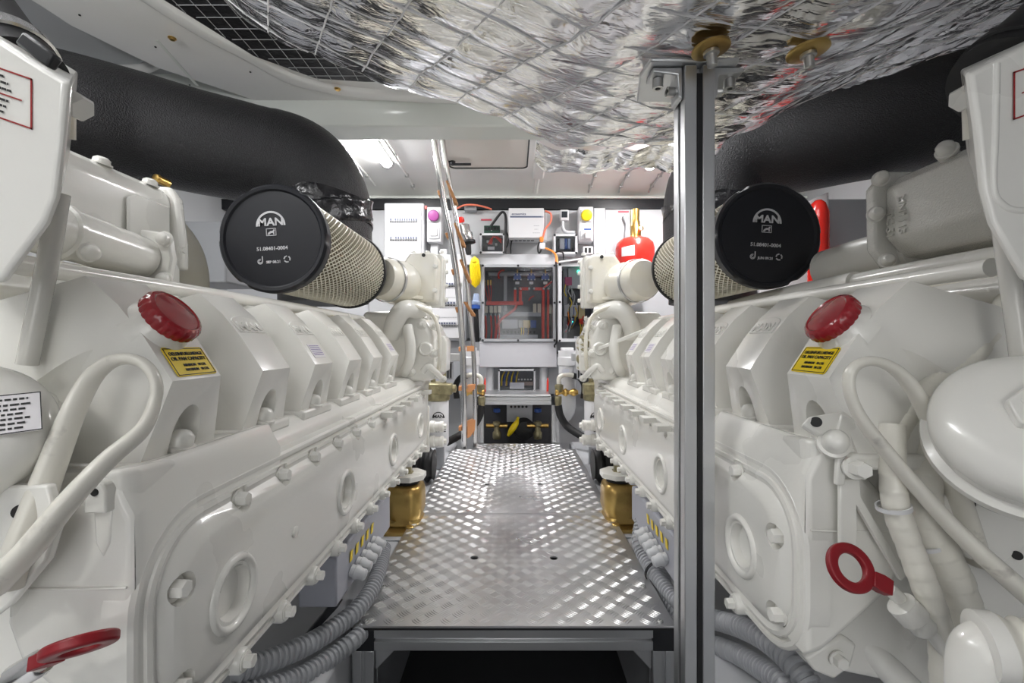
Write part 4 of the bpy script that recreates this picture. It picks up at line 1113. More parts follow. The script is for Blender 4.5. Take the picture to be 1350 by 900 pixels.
# ================================================================ GREY TERMINAL BOXES under the engines
def gbox(s, dy, lb):
    u0, u1, ya, yb, za, zb = .332, .405, .853+dy, 1.225+dy, .500, .596
    t = thing('terminal_box', (s*.378, (ya+yb)/2, za), lb, 'box', 'grey boxes under the engines')
    mb = MB(); mb.prism([(s*u0,ya,za),(s*u0,ya,zb),(s*u1,ya,zb),(s*u1,ya,za)],(0,yb-ya,0))
    b = obj('box_body', mb, BOXG, t, bevel=.005)
    for k in range(5):
        y = .928+.034*k+dy
        g = obj('cable_gland', MB().lathe((s*u0,y,.534),(-s,0,-.35),[(.012,0),(.012,.008),(.014,.009),(.014,.016),(.0115,.020),(.0115,.030),(.008,.034)],14), LGREY, t)
        obj('yellow_tag', MB().prism([(s*(u0-.0015),y-.008,.553),(s*(u0-.0015),y+.006,.553),(s*(u0-.0035),y+.006,.575),(s*(u0-.0035),y-.008,.575)],(s*.001,0,0)), YELC, g)
    return t
gbox(-1, 0, 'blue grey terminal box with yellow tagged cable glands, ladder side of walkway')
gbox(1, .055, 'blue grey terminal box with yellow tagged glands behind the aluminium post')

# ================================================================ CORRUGATED HOSES
def ribbed(pts, r, m, lb, grp, n=30):
    return obj('corrugated_hose', MB().tube(pts, r, seg=16, n=n, rfun=lambda L,u: r*(1+.10*(1 if math.sin(L*2*PI/.0105) > 0 else -1))), m, smooth=50, label=lb, cat='hose', group=grp)
ribbed([P(310,885,.72),P(350,872,.76),(P(400,852,.82)),P(440,828,.88),P(472,802,.94),P(492,772,1.02),P(502,742,1.12),P(506,722,1.2)], .0168, GREYC, 'thick grey corrugated hose, upper of two beneath the ladder side engine', 'grey corrugated hoses', 40)
ribbed([P(300,918,.70),P(350,909,.74),P(400,890,.80),P(440,864,.86),P(468,842,.90),P(486,820,.96),P(495,800,1.02)], .0160, GREYC, 'thick grey corrugated hose, lower of two beneath the ladder side engine', 'grey corrugated hoses', 40)
for k,(pp,lb) in enumerate((((( 846,684,1.24),(842,712,1.20),(850,735,1.16),(868,762,1.08),(893,792,.99),(930,812,.90),(975,826,.80),(1012,845,.72),(1050,880,.66),(1085,930,.62)),'grey corrugated hose along the walkway edge passing behind the post, upper one'),
                            (((880,704,1.16),(874,732,1.13),(874,762,1.10),(884,790,1.03),(900,816,.98),(928,842,.92),(973,862,.82),(1008,884,.74),(1035,905,.68),(1060,950,.64)),'grey corrugated hose along the walkway edge passing behind the post, lower one'))):
    ribbed([P(*p) for p in pp], .0165, GREYC, lb, 'grey corrugated hoses', 36)
for pts, lb in ((((845,700,1.235),(850,690,1.235),(858,676,1.235)),'a'),):
    pass
o = thing('cable_tie_strap', P(857,740,1.15), 'black cable tie round the grey hoses beside the walkway', 'cable tie')
obj('strap', MB().lathe(P(866,752,1.10), P(880,772,1.06)-P(866,752,1.10), [(.030,-.0025),(.033,-.0025),(.033,.0025),(.030,.0025)], 24, False, False), BLACK, o)
# dark trunking below the ladder side cover
o = obj('black_trunking', MB().prism([P(x,y,.86) for x,y in ((345,905),(432,800),(446,800),(400,850),(372,905))],(0,.03,0)), BLACK, bevel=.003, label='black sloping trunking below the blue grey terminal box, ladder side', cat='trunking')

# ================================================================ ENGINE MOUNTS AND BELLOWS
def mount(s, y, lb):
    x = s*.348; zb = .406
    t = thing('engine_mount', (x,y,zb), lb, 'engine mount', 'gold coloured engine mounts')
    bs = obj('base_plate', MB().prism([(x+a,y+b,zb) for a,b in rrect(0,0,.13,.20,.03)],(0,0,.012)), GOLD, t, bevel=.003)
    pp = obj('foot_plate', MB().box((x-.062,y-.125,zb-.001),(x+.062,y+.125,zb+.003)), STRG, t, bevel=.001)
    rg = []
    for w_, d_, z, r in ((.108,.118,.014,.03),(.108,.118,.020,.03),(.098,.108,.030,.032),(.112,.122,.052,.032),(.112,.122,.110,.034),(.104,.114,.128,.034),(.080,.090,.136,.03)):
        rg.append([V((x+a,y+b,zb+z)) for a,b in rrect(0,0,w_,d_,r,7)])
    obj('mount_housing', MB().loft(rg), GOLD, t, smooth=45)
    obj('rubber_core', MB().lathe((x,y,zb+.132),(0,0,1),[(.040,0),(.043,.008),(.036,.018)],30), RUBBER, t)
    hx = obj('support_plate', MB().prism([(x+.062*math.cos(a)*1.05,y+.062*math.sin(a),zb+.150) for a in [2*PI*k/8+.39 for k in range(8)]],(0,0,.018)), PAINT, t, bevel=.003)
    obj('stud_nut', MB().lathe((x,y,zb+.168),(0,0,1),[(.024,0),(.024,.003),(.019,.004),(.019,.020),(.012,.021),(.012,.040),(.009,.041)],6), OLIVE, hx)
    for sy in (-1,1): obj('base_bolt', MB().hexbolt((x-s*.028,y+sy*.080,zb+.012),(0,0,1),.013,.014), GOLD, bs)
    return t
mount(-1, 1.48, 'gold cast engine mount with white top plate, ladder side of walkway')
mount(1, 1.50, 'gold cast engine mount with white top plate, post side of walkway')
for s, lb in ((-1,'black ribbed rubber bellows behind the gold mount, ladder side'),(1,'black ribbed rubber bellows behind the gold mount, post side')):
    obj('rubber_bellows', MB().tube([V((s*.56,1.92,.482)),V((s*.45,1.92,.482)),V((s*.334,1.92,.482))], .085, seg=36, n=30, rfun=lambda L,u: .066+.008*math.sin(L*2*PI/.038)), RUBBER, smooth=60, label=lb, cat='bellows', group='black rubber bellows')
# ================================================================ EQUIPMENT ON THE BULKHEAD
def pbox(x0, y0, x1, y1, d, dep, mb=None):
    a, b = P(x0,y1,d), P(x1,y0,d)
    return (mb or MB()).box((a.x,d,a.z),(b.x,d+dep,b.z))
def X_(x, d): return (x-CX)*d/F
def Z_(y, d): return CAMZ-(y-CY)*d/F
FW = V((0,-1,0)); RX = V((1,0,0)); UP = V((0,0,1))
def base(x0, x1, y, d): return (X_((x0+x1)/2,d), d, Z_(y,d))
WB = 3.098

board = obj('mounting_board', pbox(486,277,782,446,3.05,WB-3.05), HULL if False else mat('board_grey',(.50,.51,.52),.45), bevel=.004, label='large grey board on the bulkhead carrying the electrical boxes', cat='board')
obj('mounting_board', pbox(783,274,798,352,3.0,WB-3.0), WALLW, bevel=.004, label='narrow white upright board beside the yellow socket', cat='board')
obj('mounting_board', pbox(798,276,905,352,3.03,WB-3.03), WALLW, bevel=.004, label='white board behind the red gas cylinder', cat='board')
obj('grey_trunking', pbox(566,335,736,349,2.96,.085), LGREY, bevel=.004, label='grey horizontal trunking strip above the red busbar cabinet', cat='trunking')
obj('lower_board', pbox(560,449,800,520,2.97,WB-2.97), mat('board_mid_grey',(.42,.43,.45),.45), bevel=.004, label='darker grey board below the cabinets behind the bench', cat='board')

def lid_box(name, r, d, dep, lb, cat, group=None, body=LGREY, border=4, screws=True):
    """box with a see-through lid: returns thing, (x0,y0,x1,y1) of the inside"""
    x0,y0,x1,y1 = r
    t = thing(name, base(x0,x1,y1,d), lb, cat, group)
    w, h = X_(x1,d)-X_(x0,d), Z_(y0,d)-Z_(y1,d); cx, cz = X_((x0+x1)/2,d), Z_((y0+y1)/2,d); b = border*d/F
    A = rrect(cx,cz,w,h,.012,4); B = rrect(cx,cz,w-2*b,h-2*b,.008,4)
    rg = [[(x,d+dep,z) for x,z in A],[(x,d+.004,z) for x,z in A],[(x,d,z) for x,z in rrect(cx,cz,w-.006,h-.006,.010,4)],[(x,d,z) for x,z in B],[(x,d+dep-.004,z) for x,z in B]]
    body_o = obj('housing', MB().loft(rg, True, True), body, t, smooth=30)
    lid = obj('clear_lid', MB().prism([(x,d+.003,z) for x,z in rrect(cx,cz,w-2*b,h-2*b,.008,4)],(0,.003,0)), CLEAR, t, smooth=0)
    if screws:
        for sx in (-1,1):
            for sz in (-1,1):
                obj('lid_screw', MB().lathe((cx+sx*(w/2-b*.6),d+.001,cz+sz*(h/2-b*.6)),(0,-1,0),[(min(b*.55,.009),-.002),(min(b*.5,.008),.003),(.003,.003)],14), BLACK, body_o)
    return t, body_o, d+dep-.006

# breaker boxes
def breakers(parent, x0, x1, y, d, h=6, n=9, tog=True, m=None):
    """a row of breakers in a white cover, toggles dark"""
    row = obj('breaker_row', pbox(x0,y-h*.5,x1,y+h*.5,d-.006,.008), LGREY, parent, bevel=.001)
    mb = MB(); w = (x1-x0)/n
    for k in range(n):
        if tog and (k*7+int(x0)) % 11 in (3,): continue
        pbox(x0+w*(k+.25),y-h*.22,x0+w*(k+.75),y+h*.25,d-.013,.008,mb)
    obj('toggle', mb, BLUE if m is None else m, row)
    mb = MB()
    for k in range(n): pbox(x0+w*(k+.15),y+h*.55,x0+w*(k+.85),y+h*.75,d-.0068,.001,mb)
    obj('row_marking', mb, INK, row)
    return row
SLATE = mat('toggle_slate', (.10,.12,.20), .4)
t = thing('breaker_box', base(506,559,362,2.93), 'tall white breaker box with two rows of switches, highest on the board', 'breaker box')
bb = obj('housing', pbox(506,267,559,365,2.93,.12), LGREY, t, bevel=.012, seg=3)
dr = obj('door', pbox(510,272,555,362,2.918,.015), WHITE, t, bevel=.006)
for yy, n in ((289,12),(313,11)):
    rw = breakers(dr, 513.5,550,yy,2.917,5.2,n,True,SLATE)
bars('row_label', [(-.085,.085,.035),(-.085,.06,-.045)], GREYP, dr, P(532,289,2.9172), RX, UP, .005)
bars('row_label', [(-.085,.03,.040),(-.085,.07,-.035)], GREYP, dr, P(532,313,2.9172), RX, UP, .004)
obj('red_tab', pbox(559.5,271,562.5,275,2.95,.02), REDC, t)
t = thing('distribution_cabinet', base(578,613,448,2.9), 'white distribution cabinet with three switch rows behind the ladder', 'cabinet')
b_ = obj('housing', pbox(560,347,614,449,2.93,.11), LGREY, t, bevel=.006)
dr = obj('door', pbox(563,350,611,446,2.92,.012), WHITE, t, bevel=.004)
for yy, n in ((374,10),(399,9),(426,10)): breakers(dr, 574,608,yy,2.919,5,n,True,SLATE)
bars('row_label', [(-.06,.08,.03),(-.07,.05,-.03)], GREYP, dr, P(592,386,2.9192), RX, UP, .004)
bars('row_label', [(-.06,.08,.03),(-.07,.05,-.03)], GREYP, dr, P(592,412,2.9192), RX, UP, .004)

def socket(r, colm, cy, lb, low, yc2):
    x0,y0,x1,y1 = r; d = 2.95
    t = thing('socket_box', base(x0,x1,y1,d), lb, 'socket', 'socket boxes on the board')
    h = obj('housing', pbox(x0,y0,x1,y1,d,.09), WHITE, t, bevel=.008, seg=3)
    c = P((x0+x1)/2,cy,d)
    pl = obj('socket_frame', MB().obox(c+V((0,-.004,0)),RX,FW,UP,.036,.005,.040), LGREY, t, bevel=.006)
    obj('round_socket', MB().lathe(c+V((0,-.008,0)),(0,-1,-.15),[(.034,0),(.036,.004),(.036,.020),(.031,.026),(.018,.028)],28), colm, t)
    if low == 'switch':
        c2 = P((x0+x1)/2,yc2,d)
        obj('switch_frame', MB().obox(c2+V((0,-.003,0)),RX,FW,UP,.036,.005,.040), LGREY, t, bevel=.008)
        obj('rocker', MB().obox(c2+V((0,-.009,.004)),RX,V((0,-1,.1)),UP,.022,.006,.026), WHITE, t, bevel=.003)
    else:
        c2 = P((x0+x1)/2,yc2,d)
        obj('blue_strip', pbox(x0+7,301,x1-3,303.5,d-.002,.003), BLUE, t)
        obj('plug', MB().obox(c2+V((.008,-.02,-.006)),RX,FW,UP,.020,.02,.022), WHITE, t, bevel=.006)
        obj('switch_frame', MB().obox(c2+V((0,-.003,0)),RX,FW,UP,.038,.004,.032), LGREY, t, bevel=.004)
    return t
socket((562.5,272.5,582,319), PURPLE, 285, 'white box with purple round socket above a rocker switch', 'switch', 307)
obj('cable_duct', pbox(567.5,319.5,577.5,335,2.99,.06), WALLW, bevel=.003, label='short light grey cable duct below the purple socket', cat='duct')
socket((763,272,782.5,318), YELC, 284.5, 'white box with yellow round socket and a plug below', 'plug', 310)
t = thing('wall_outlet', base(768,782,335,2.96), 'small white double outlet below the yellow socket box', 'outlet')
ob = obj('outlet_plate', pbox(768.5,324.5,782,335,2.96,.085), WHITE, t, bevel=.004)
for x in (772.5,777.5): obj('outlet_slot', pbox(x-1.6,326.5,x+1.6,333,2.957,.006), INK, t)
for (x0,x1,y0,y1,lb) in ((580,589,328,335,'tiny white connector block to the right of the cable duct'),):
    obj('connector_block', pbox(x0,y0,x1,y1,2.98,.07), WHITE, bevel=.003, label='tiny white connector block beside the cable duct', cat='connector')
obj('blank_plate', pbox(589,302,597,318,3.035,.02), GREYP, bevel=.003, label='small grey blank plate on the board behind the ladder', cat='plate')

# inverter
d = 2.90
t = thing('inverter_charger', base(671,719,314,d), 'white inverter box with dark stripe near its top, orange cable at its edge', 'inverter')
iv = obj('housing', pbox(670.5,274,717,313.5,d,.145), WHITE, t, bevel=.004)
obj('side_flange', pbox(668.5,281,721,316,d+.03,.012), LGREY, t, bevel=.002)
obj('stripe', pbox(672.5,284.7,714.5,286.6,d-.001,.002), SLATE, iv)
obj('indicator', pbox(715.3,284.7,716.3,286.6,d-.001,.002), SLATE, iv)
text('maker_word', 'ecosomics', 4.3*d/F, P(684,282,d-.0006), RX, UP, SLATE, iv, ext=.0004, bold=.0004, sx=1.05)
bars('small_print', [(-.016,.020,.012),(-.012,.012,-.010),(-.022,.022,-.033)], GREYP, iv, P(707,300,d-.0006), RX, UP, .0035)
mb = MB()
for k in range(6): mb.cyl(P(675+k*5.4,313,d+.06),P(675+k*5.4,317.5,d+.06),.011,seg=12)
obj('cable_gland', mb, BLACK, t)
for x,y1 in ((673.5,334),): obj('drop_cable', MB().tube([P(x+1,317,d+.06),P(x,325,d+.07),P(x,y1,d+.06)],.005), RUBBER, t)

obj('orange_cable', MB().tube([P(719,278,2.91),P(726,282,2.90),P(726,292,2.90),P(719,302,2.90),P(715.5,314,2.90)],.0065), mat('salmon_cable',(.78,.20,.12),.4), label='orange cable looping down the edge of the white inverter', cat='cable')
t = thing('cable_connector', P(714,330,2.9), 'white cable connector with orange collar under the inverter', 'connector')
obj('collar', MB().lathe(P(714,312,2.9),(0,0,-1),[(.009,0),(.013,.004),(.013,.025),(.009,.034)],16), ORANGE, t)
obj('connector_body', pbox(711.5,320,719,328,2.885,.03), WHITE, t, bevel=.004)
obj('black_tail', MB().tube([P(711,319,2.9),P(709,326,2.9),P(710,333,2.9),P(713,331,2.9),P(713,326,2.9)],.005), RUBBER, t)
obj('orange_cable', MB().tube([P(719,327,2.88),P(728,331,2.87),P(733,337,2.86),P(734,347,2.85)],.0075, rfun=lambda L,u: .006+.012*max(0,u-.55)), ORANGE, label='thick orange cable end dropping to the narrow cabinet top', cat='cable')
obj('orange_cable', MB().tube([P(602,275,2.98),P(612,270.5,2.96),P(625,270,2.96),P(640,273,2.97),P(648,276,3.0)],.006), mat('salmon_cable',(.78,.20,.12),.4), label='orange cable arching along the top of the board behind the ladder', cat='cable')
obj('cable_clip', pbox(612,272,628,277,2.99,.05), GREYP, bevel=.004, label='grey clip under the arching orange cable', cat='clip')

# thermostat with conduit
t = thing('thermostat', base(738,750,290,2.97), 'small white thermostat with a dark screen, grey conduit below', 'thermostat')
tb_ = obj('housing', pbox(738.5,276,750,290.5,2.97,.05), WHITE, t, bevel=.006)
obj('screen', pbox(740.5,278.5,748,286.5,2.967,.006), SCREEN, t)
obj('conduit', MB().tube([P(742,290,2.99),P(742,300,2.99),P(746,305.5,2.99),P(758,306.5,2.99)],.011,n=6), LGREY, t, smooth=70)

# relay with black cable
t = thing('relay_module', base(637,660,307,2.95), 'small dark module with a black cable looping above it', 'relay')
rm = obj('module_body', pbox(638,297,659,307,2.97,.06), PCB, t, bevel=.004)
mb = MB()
for k in range(5): pbox(639.5+k*4,299,642+k*4,303,2.962,.01,mb)
obj('terminal', mb, BLACK, rm)
obj('indicator_light', MB().lathe(P(648,303.5,2.968),FW,[(.004,0),(.003,.003)],10), GREEN if False else WHITE, rm)
obj('black_cable', MB().tube([P(647,298,2.95),P(653,290,2.94),P(660,281,2.93),P(664,280,2.93),P(666.5,286,2.93),P(666.5,305,2.92),P(666,334,2.92)],.0085), RUBBER, t, smooth=70)
obj('black_cable', MB().tube([P(666.5,303,2.93),P(670,312,2.93),P(669.5,322,2.93),P(666.5,328,2.93)],.004), RUBBER, t)
for (x,y,lb) in ((641,289.5,'red caution strip on the board above the dark relay module'),(822,279,'red caution strip on the white board near the brass valve')):
    obj('red_marking_strip', pbox(x-7,y-1,x+7,y+1,3.045 if x<700 else 3.026,.004), mat('faded_red',(.62,.08,.12),.5), label=lb, cat='sticker')

# two small clear boxes
t, b_, yb = lid_box('junction_box', (632,307,666,334.5), 2.93, .09, 'small clear lidded box with red wires, under the dark relay', 'junction box', 'small clear lidded boxes', body=LGREY, border=3)
obj('backplate', pbox(635,310,663,331,yb-.003,.003), DARKP, t)
for k in range(3): obj('red_wire', MB().tube([P(644+k*2,322,2.97),P(648+k,314-k,2.955),P(655,312+k,2.955),P(661,316+k*2,2.97)],.004), REDC, t)
obj('paper_label', pbox(643,325,652,329,2.955,.003), PAPER, t)
mb = MB()
for x,y in ((643,318),(648,320),(654,322)): pbox(x-1.5,y-1.5,x+1.5,y+1.5,2.97,.02,mb)
obj('contact_block', mb, LGREY, t)
t, b_, yb = lid_box('junction_box', (729.5,308,761.5,335), 2.93, .09, 'small clear lidded box with blue modules, under the thermostat', 'junction box', 'small clear lidded boxes', body=LGREY, border=3)
obj('backplate', pbox(733,311,758,332,yb-.003,.003), DARKP, t)
obj('white_module', pbox(738,314,744,328,2.955,.04), LGREY, t, bevel=.002)
obj('blue_module', pbox(744.5,314,748,328,2.955,.04), BLUE, t, bevel=.002)
obj('blue_module', pbox(748.5,314,752,328,2.955,.04), BLUEG, t, bevel=.002)
obj('black_cable', MB().tube([P(731,334,2.92),P(736,331.5,2.90),P(742,333,2.90),P(743,342,2.91)],.005), RUBBER, label='short black cable curling under the clear box with blue modules', cat='cable')

# shore plug, yellow cable coil, blue connector
t = thing('shore_power_plug', base(607,628,332,2.86), 'chrome and black shore plug with a red top, beside the ladder', 'plug')
obj('chrome_sleeve', MB().lathe(P(616,318,2.88),(-.22,0,1),[(.042,0),(.044,.004),(.044,.05),(.036,.055),(.036,.10),(.03,.105)],28), STEEL, t)
obj('black_boot', MB().lathe(P(616,318,2.88),(.12,0,-1),[(.052,-.002),(.052,.012),(.022,.020),(.018,.075),(.014,.085)],24), RUBBER, t)
obj('red_top', MB().lathe(P(608,291,2.87),(-.22,-.4,1),[(.020,-.01),(.022,.002),(.020,.018),(.010,.025)],20), REDT, t)
obj('chrome_rod', MB().cyl(P(608,294,2.86),P(613,316,2.86),.010), STEEL, t)
mb = MB()
YC = []
t = thing('yellow_cable_coil', base(620,634,380,2.84), 'coil of yellow cable hanging beside the ladder', 'cable')
for k in range(7):
    a = k-3; x = 627+a*1.6
    mb.tube([P(626+a*1.2,338+abs(a),2.86-.006*k),P(x-1.0+a*.3,350,2.845-.004*k),P(x+a*.4,366,2.84),P(x-.5,379-abs(a)*1.5,2.845+.004*k)],.0052,seg=10)
obj('cable_loop', mb, YELC, t, smooth=70)
obj('tie', MB().lathe(P(627,343,2.845),(0,0,-1),[(.022,0),(.024,.002),(.024,.012),(.022,.014)],16), YELC, t)
t = thing('blue_connector', base(622,634,408,2.84), 'blue grey round connector on a black cable below the yellow coil', 'connector')
obj('connector_sleeve', MB().lathe(P(628,387,2.85),(-.05,0,-1),[(.016,0),(.018,.01),(.022,.045),(.028,.05),(.028,.062),(.024,.070)],24), BLUEG, t)
obj('connector_ring', MB().lathe(P(627,402,2.85),(-.05,0,-1),[(.026,0),(.030,.002),(.030,.022),(.022,.026)],24), BLUE, t)
obj('black_cable', MB().tube([P(627,407,2.86),P(628,425,2.87),P(629,450,2.9)],.016), RUBBER, t, smooth=70)

# main busbar cabinet
d = 2.85
t, b_, yb = lid_box('busbar_cabinet', (634.5,348,733,450.5), d, .16, 'wide clear fronted cabinet full of red busbars and cables', 'cabinet', border=4, screws=False, body=GREYP)
for x,y in ((636.5,350),(683,350),(731,350),(636.5,399),(731,399),(636.5,448.5),(683,448.5),(731,448.5)):
    obj('lid_screw', MB().lathe(P(x,y,d+.001),FW,[(.008,-.002),(.007,.003),(.003,.003)],12), BLACK, b_)
obj('backplate', pbox(639,352.5,729,446.5,yb-.004,.004), DARKP, t)
def bar(x0,y0,x1,y1,dd,dep,m,nm,par=None,bv=.002): return obj(nm, pbox(x0,y0,x1,y1,dd,dep), m, par or t, bevel=bv)
bar(644,359,731-2,363.5,d+.10,.03,GREYP,'wire_trunking'); bar(664,360,668.5,410,d+.10,.03,GREYP,'wire_trunking'); bar(663,411,713,417,d+.09,.03,GREYP,'wire_trunking'); bar(655,441,709,446,d+.08,.04,LGREY,'wire_trunking')
bar(641,397,689.5,402,d+.05,.02,REDC,'busbar')
bar(677.5,381,681,399,d+.05,.02,REDC,'busbar'); bar(684,379,688,399,d+.055,.02,REDC,'busbar'); bar(684,378.5,697,382.5,d+.05,.02,REDC,'busbar'); bar(703.5,378.5,717,382.5,d+.05,.02,REDC,'busbar')
for x,w_,top in ((716,4.2,380),(722.5,3.2,381)):
    obj('red_cable', MB().tube([P(x,top,d+.06),P(x+.2,400,d+.05),P(x-.2,425,d+.05),P(x,446,d+.05)],w_*.5*d/F), REDC, t, smooth=70)
obj('red_cable', MB().tube([P(681,402,d+.055),P(678,408,d+.04),P(670,414,d+.04),P(661,421,d+.04),P(655,432,d+.04),P(653,446,d+.05)],.0085), REDC, t, smooth=70)
for x in (640,647,652.5,657): obj('red_cable', MB().tube([P(x,416,d+.08),P(x+.6,424,d+.07),P(x+1.2,436,d+.07),P(x+.5,446,d+.07)],.0055), REDC, t, smooth=70)
for x in (640.5,647.5,653,658.5): 
    f_ = bar(x-2.2,403,x+2.2,412,d+.06,.05,mat('fuse_cream',(.72,.68,.55),.5),'fuse_holder'); obj('fuse_contact', MB().cyl(P(x,413,d+.08),P(x,418,d+.08),.005), ZINC, f_)
for k,x in enumerate((682,700.5,719)):
    br = bar(x-5,360.5,x+5,368.5,d+.07,.05,BLUE,'breaker')
    mb = MB()
    for xx in (-4.3,0,4.3): mb.lathe(P(x+xx,362,d+.069),FW,[(.006,0),(.005,.006)],10); mb.lathe(P(x+xx*1.05,368.5,d+.069),FW,[(.005,0),(.004,.006)],10)
    obj('terminal_screw', mb, ZINC, br); obj('paper_tag', pbox(x-2.6,371,x+2.6,374.5,d+.068,.002), PAPER, br)
    obj('contact_pin', MB().cyl(P(x,355,d+.09),P(x,360,d+.09),.005), BRASS, br)
for x in (639.5,643.5,647): obj('cable_lug', MB().cyl(P(x,369,d+.1),P(x,376,d+.1),.006), BRASS, t); obj('thin_red_wire', MB().tube([P(x,376,d+.1),P(x+1,384,d+.1),P(644+(x-640)*.4,397,d+.09)],.003), REDC, t)
obj('red_cable', MB().tube([P(658,367,d+.09),P(657,362,d+.08),P(660,357,d+.08),P(665,356,d+.08)],.006), REDC, t)
obj('red_cable', MB().tube([P(715,381,d+.05),P(722,375,d+.05),P(728,371,d+.07)],.0055), REDC, t); obj('red_cable', MB().tube([P(697,396,d+.1),P(700,392,d+.1),P(704,390,d+.1)],.004), REDC, t)
for x in (679,686,697.5,704,716.5,723): obj('bolt_lug', MB().lathe(P(x,380.5,d+.05),FW,[(.008,-.002),(.008,.004),(.005,.010)],6), ZINC, t)
for x,y in ((705,404),(711,404),(725,405)): bar(x-2.2,y-4,x+2.2,y+8,d+.08,.03,mat('fuse_cream',(.72,.68,.55),.5),'fuse_holder')
obj('white_controller', pbox(662,421,683,433,d+.05,.06), LGREY, t, bevel=.003)
for k,(x0,x1,m) in enumerate(((683.5,689,mat('terminal_grey',(.55,.55,.50),.5)),(689.5,699,mat('terminal_cream',(.68,.55,.28),.5)),(699.5,707,BLUE))): 
    tr = bar(x0,422,x1,432,d+.06,.05,m,'terminal_strip')
mb = MB()
for k in range(9): pbox(663+k*5,436,665.5+k*5,439.5,d+.07,.02,mb)
obj('terminal_screw', mb, BLACK, t)
for k,(x,m) in enumerate(((687,YELC),(690,YELC),(696,BRASS))): obj('yellow_wire', MB().tube([P(x,432,d+.06),P(x+.5,437,d+.05),P(x,441,d+.07)],.003), m, t)
# narrow cabinet
d = 2.82
t, b_, yb = lid_box('control_cabinet', (735.5,346,790,451), d, .18, 'narrow clear fronted cabinet of coloured wiring behind the post side engine', 'cabinet', border=5, screws=False, body=LGREY)
for y in (348.5,398,449): obj('lid_screw', MB().lathe(P(738,y,d+.001),FW,[(.008,-.002),(.007,.003),(.003,.003)],12), BLACK, b_)
obj('backplate', pbox(741,351,785,446,yb-.004,.004), DARKP, t)
obj('wire_trunking', pbox(743,352,747.5,446,d+.08,.04), GREYP, t)
rnd = random.Random(3)
obj('circuit_module', pbox(749,352,766,380,d+.06,.05), LGREY, t, bevel=.003); obj('green_lamp', MB().lathe(P(763,358,d+.058),FW,[(.010,0),(.009,.004),(.004,.006)],16), GREEN, t)
obj('pink_terminal', pbox(745,365,754,376,d+.05,.03), mat('terminal_pink',(.55,.10,.22),.5), t)
obj('white_relay', pbox(744,402,762,417,d+.05,.05), LGREY, t, bevel=.002)
obj('blue_relay', pbox(751,420,757,428,d+.05,.04), BLUE, t); obj('green_lamp', MB().lathe(P(754.5,424,d+.049),FW,[(.004,0),(.003,.004)],10), GREEN, t)
obj('red_relay', pbox(764,420,769,427,d+.05,.04), REDC, t); obj('cream_terminal', pbox(763,402,771,420,d+.06,.04), mat('terminal_cream',(.68,.55,.28),.5), t)
obj('paper_label', pbox(757,443,767,448,d+.012,.002), PAPER, t)
for k in range(26):
    x, y = rnd.uniform(745,770), rnd.uniform(380,440); m = rnd.choice((YELC,BRASS,REDC,BLUE,WHITE,BLACK,ORANGE,LGREY))
    obj('wire', MB().tube([P(x,y-rnd.uniform(3,9),d+.05),P(x+rnd.uniform(-3,3),y,d+.035+rnd.uniform(0,.02)),P(x+rnd.uniform(-5,5),y+rnd.uniform(5,12),d+.055)],.0035,seg=8,n=5), m, t)
obj('white_tube', MB().tube([P(770,354,d+.05),P(769,375,d+.05),P(766,398,d+.06)],.009), WHITE, t)
# white folded lid strip lying on its top
obj('cable_tray', MB().prism([P(736,346.5,2.80),P(737,344,2.80),P(790,336.5,2.80),P(790,339.5,2.80)],(0,.09,0)), WHITE, bevel=.003, label='white sloping tray on top of the narrow cabinet', cat='tray')
obj('black_cable', MB().tube([P(733,345,2.83),P(734,380,2.825),P(733.6,420,2.825),P(734,449,2.83),P(731,456,2.86),P(735,466,2.88)],.0055), RUBBER, label='thin black cable running down between the two clear cabinets', cat='cable')

# white panel below, small meter box, bench
obj('cover_panel', pbox(632,451,734,484,2.86,.02), mat('satin_pale_panel',(.50,.50,.53),.2), bevel=.003, label='plain pale panel below the busbar cabinet', cat='panel')
t, b_, yb = lid_box('terminal_case', (656.5,486.5,706,517), 2.84, .10, 'low clear box with blue and yellow wires on the bench', 'junction box', border=2.4, body=GREYP)
obj('backplate', pbox(659,488.5,703.5,514,yb-.003,.003), DARKP, t); obj('paper_label', pbox(672,504,691,512.5,2.848,.002), PAPER, t)
for k in range(7): obj('blue_wire' if k%2 else 'yellow_wire', MB().tube([P(661+k*3.2,508,2.89),P(662+k*3.2,497,2.87),P(665+k*3,490,2.90)],.004,seg=8), BLUE if k%2 else YELC, t)
mb = MB()
for k in range(5): mb.lathe(P(684+k*4,500,2.90),FW,[(.006,0),(.005,.006)],10)
obj('terminal_screw', mb, ZINC, t); obj('terminal_rail', pbox(660,503,703,508,2.89,.03), mat('terminal_brown',(.40,.30,.25),.5), t)
for x in (646,716):
    o = obj('grey_conduit', MB().cyl(P(x,484,2.92),P(x,520,2.92),.026,seg=20), LGREY, label='upright grey pipe behind the bench, ladder side' if x<680 else 'upright grey pipe behind the bench, post side', cat='pipe')
    obj('red_lever', MB().prism([P(x+(-7 if x<680 else 6)+a,b,2.80) for a,b in ((-1.4,517),(1.2,517),(1.5,503),(.3,497),(-1,503))],(0,.02,0)), REDC, bevel=.003, label='red lever standing on the bench, ladder side' if x<680 else 'red lever standing on the bench, post side', cat='lever', group='red levers on the bench')
d = 2.62
bz = Z_(526,d)
t = thing('bench', (X_(682,d),d+.2,0), 'low aluminium bench with slotted frame at the end of the walkway', 'bench')
obj('bench_top', MB().box((X_(638,d),d+.0,Z_(523,d)),(X_(726,d),d+.36,Z_(523,d)+.012)), ALU, t, bevel=.003)
obj('cross_rail', hprof((X_(636,d),d+.024,Z_(528.5,d)),(X_(727,d),d+.024,Z_(528.5,d)),W,W), ALU, t, bevel=.001)
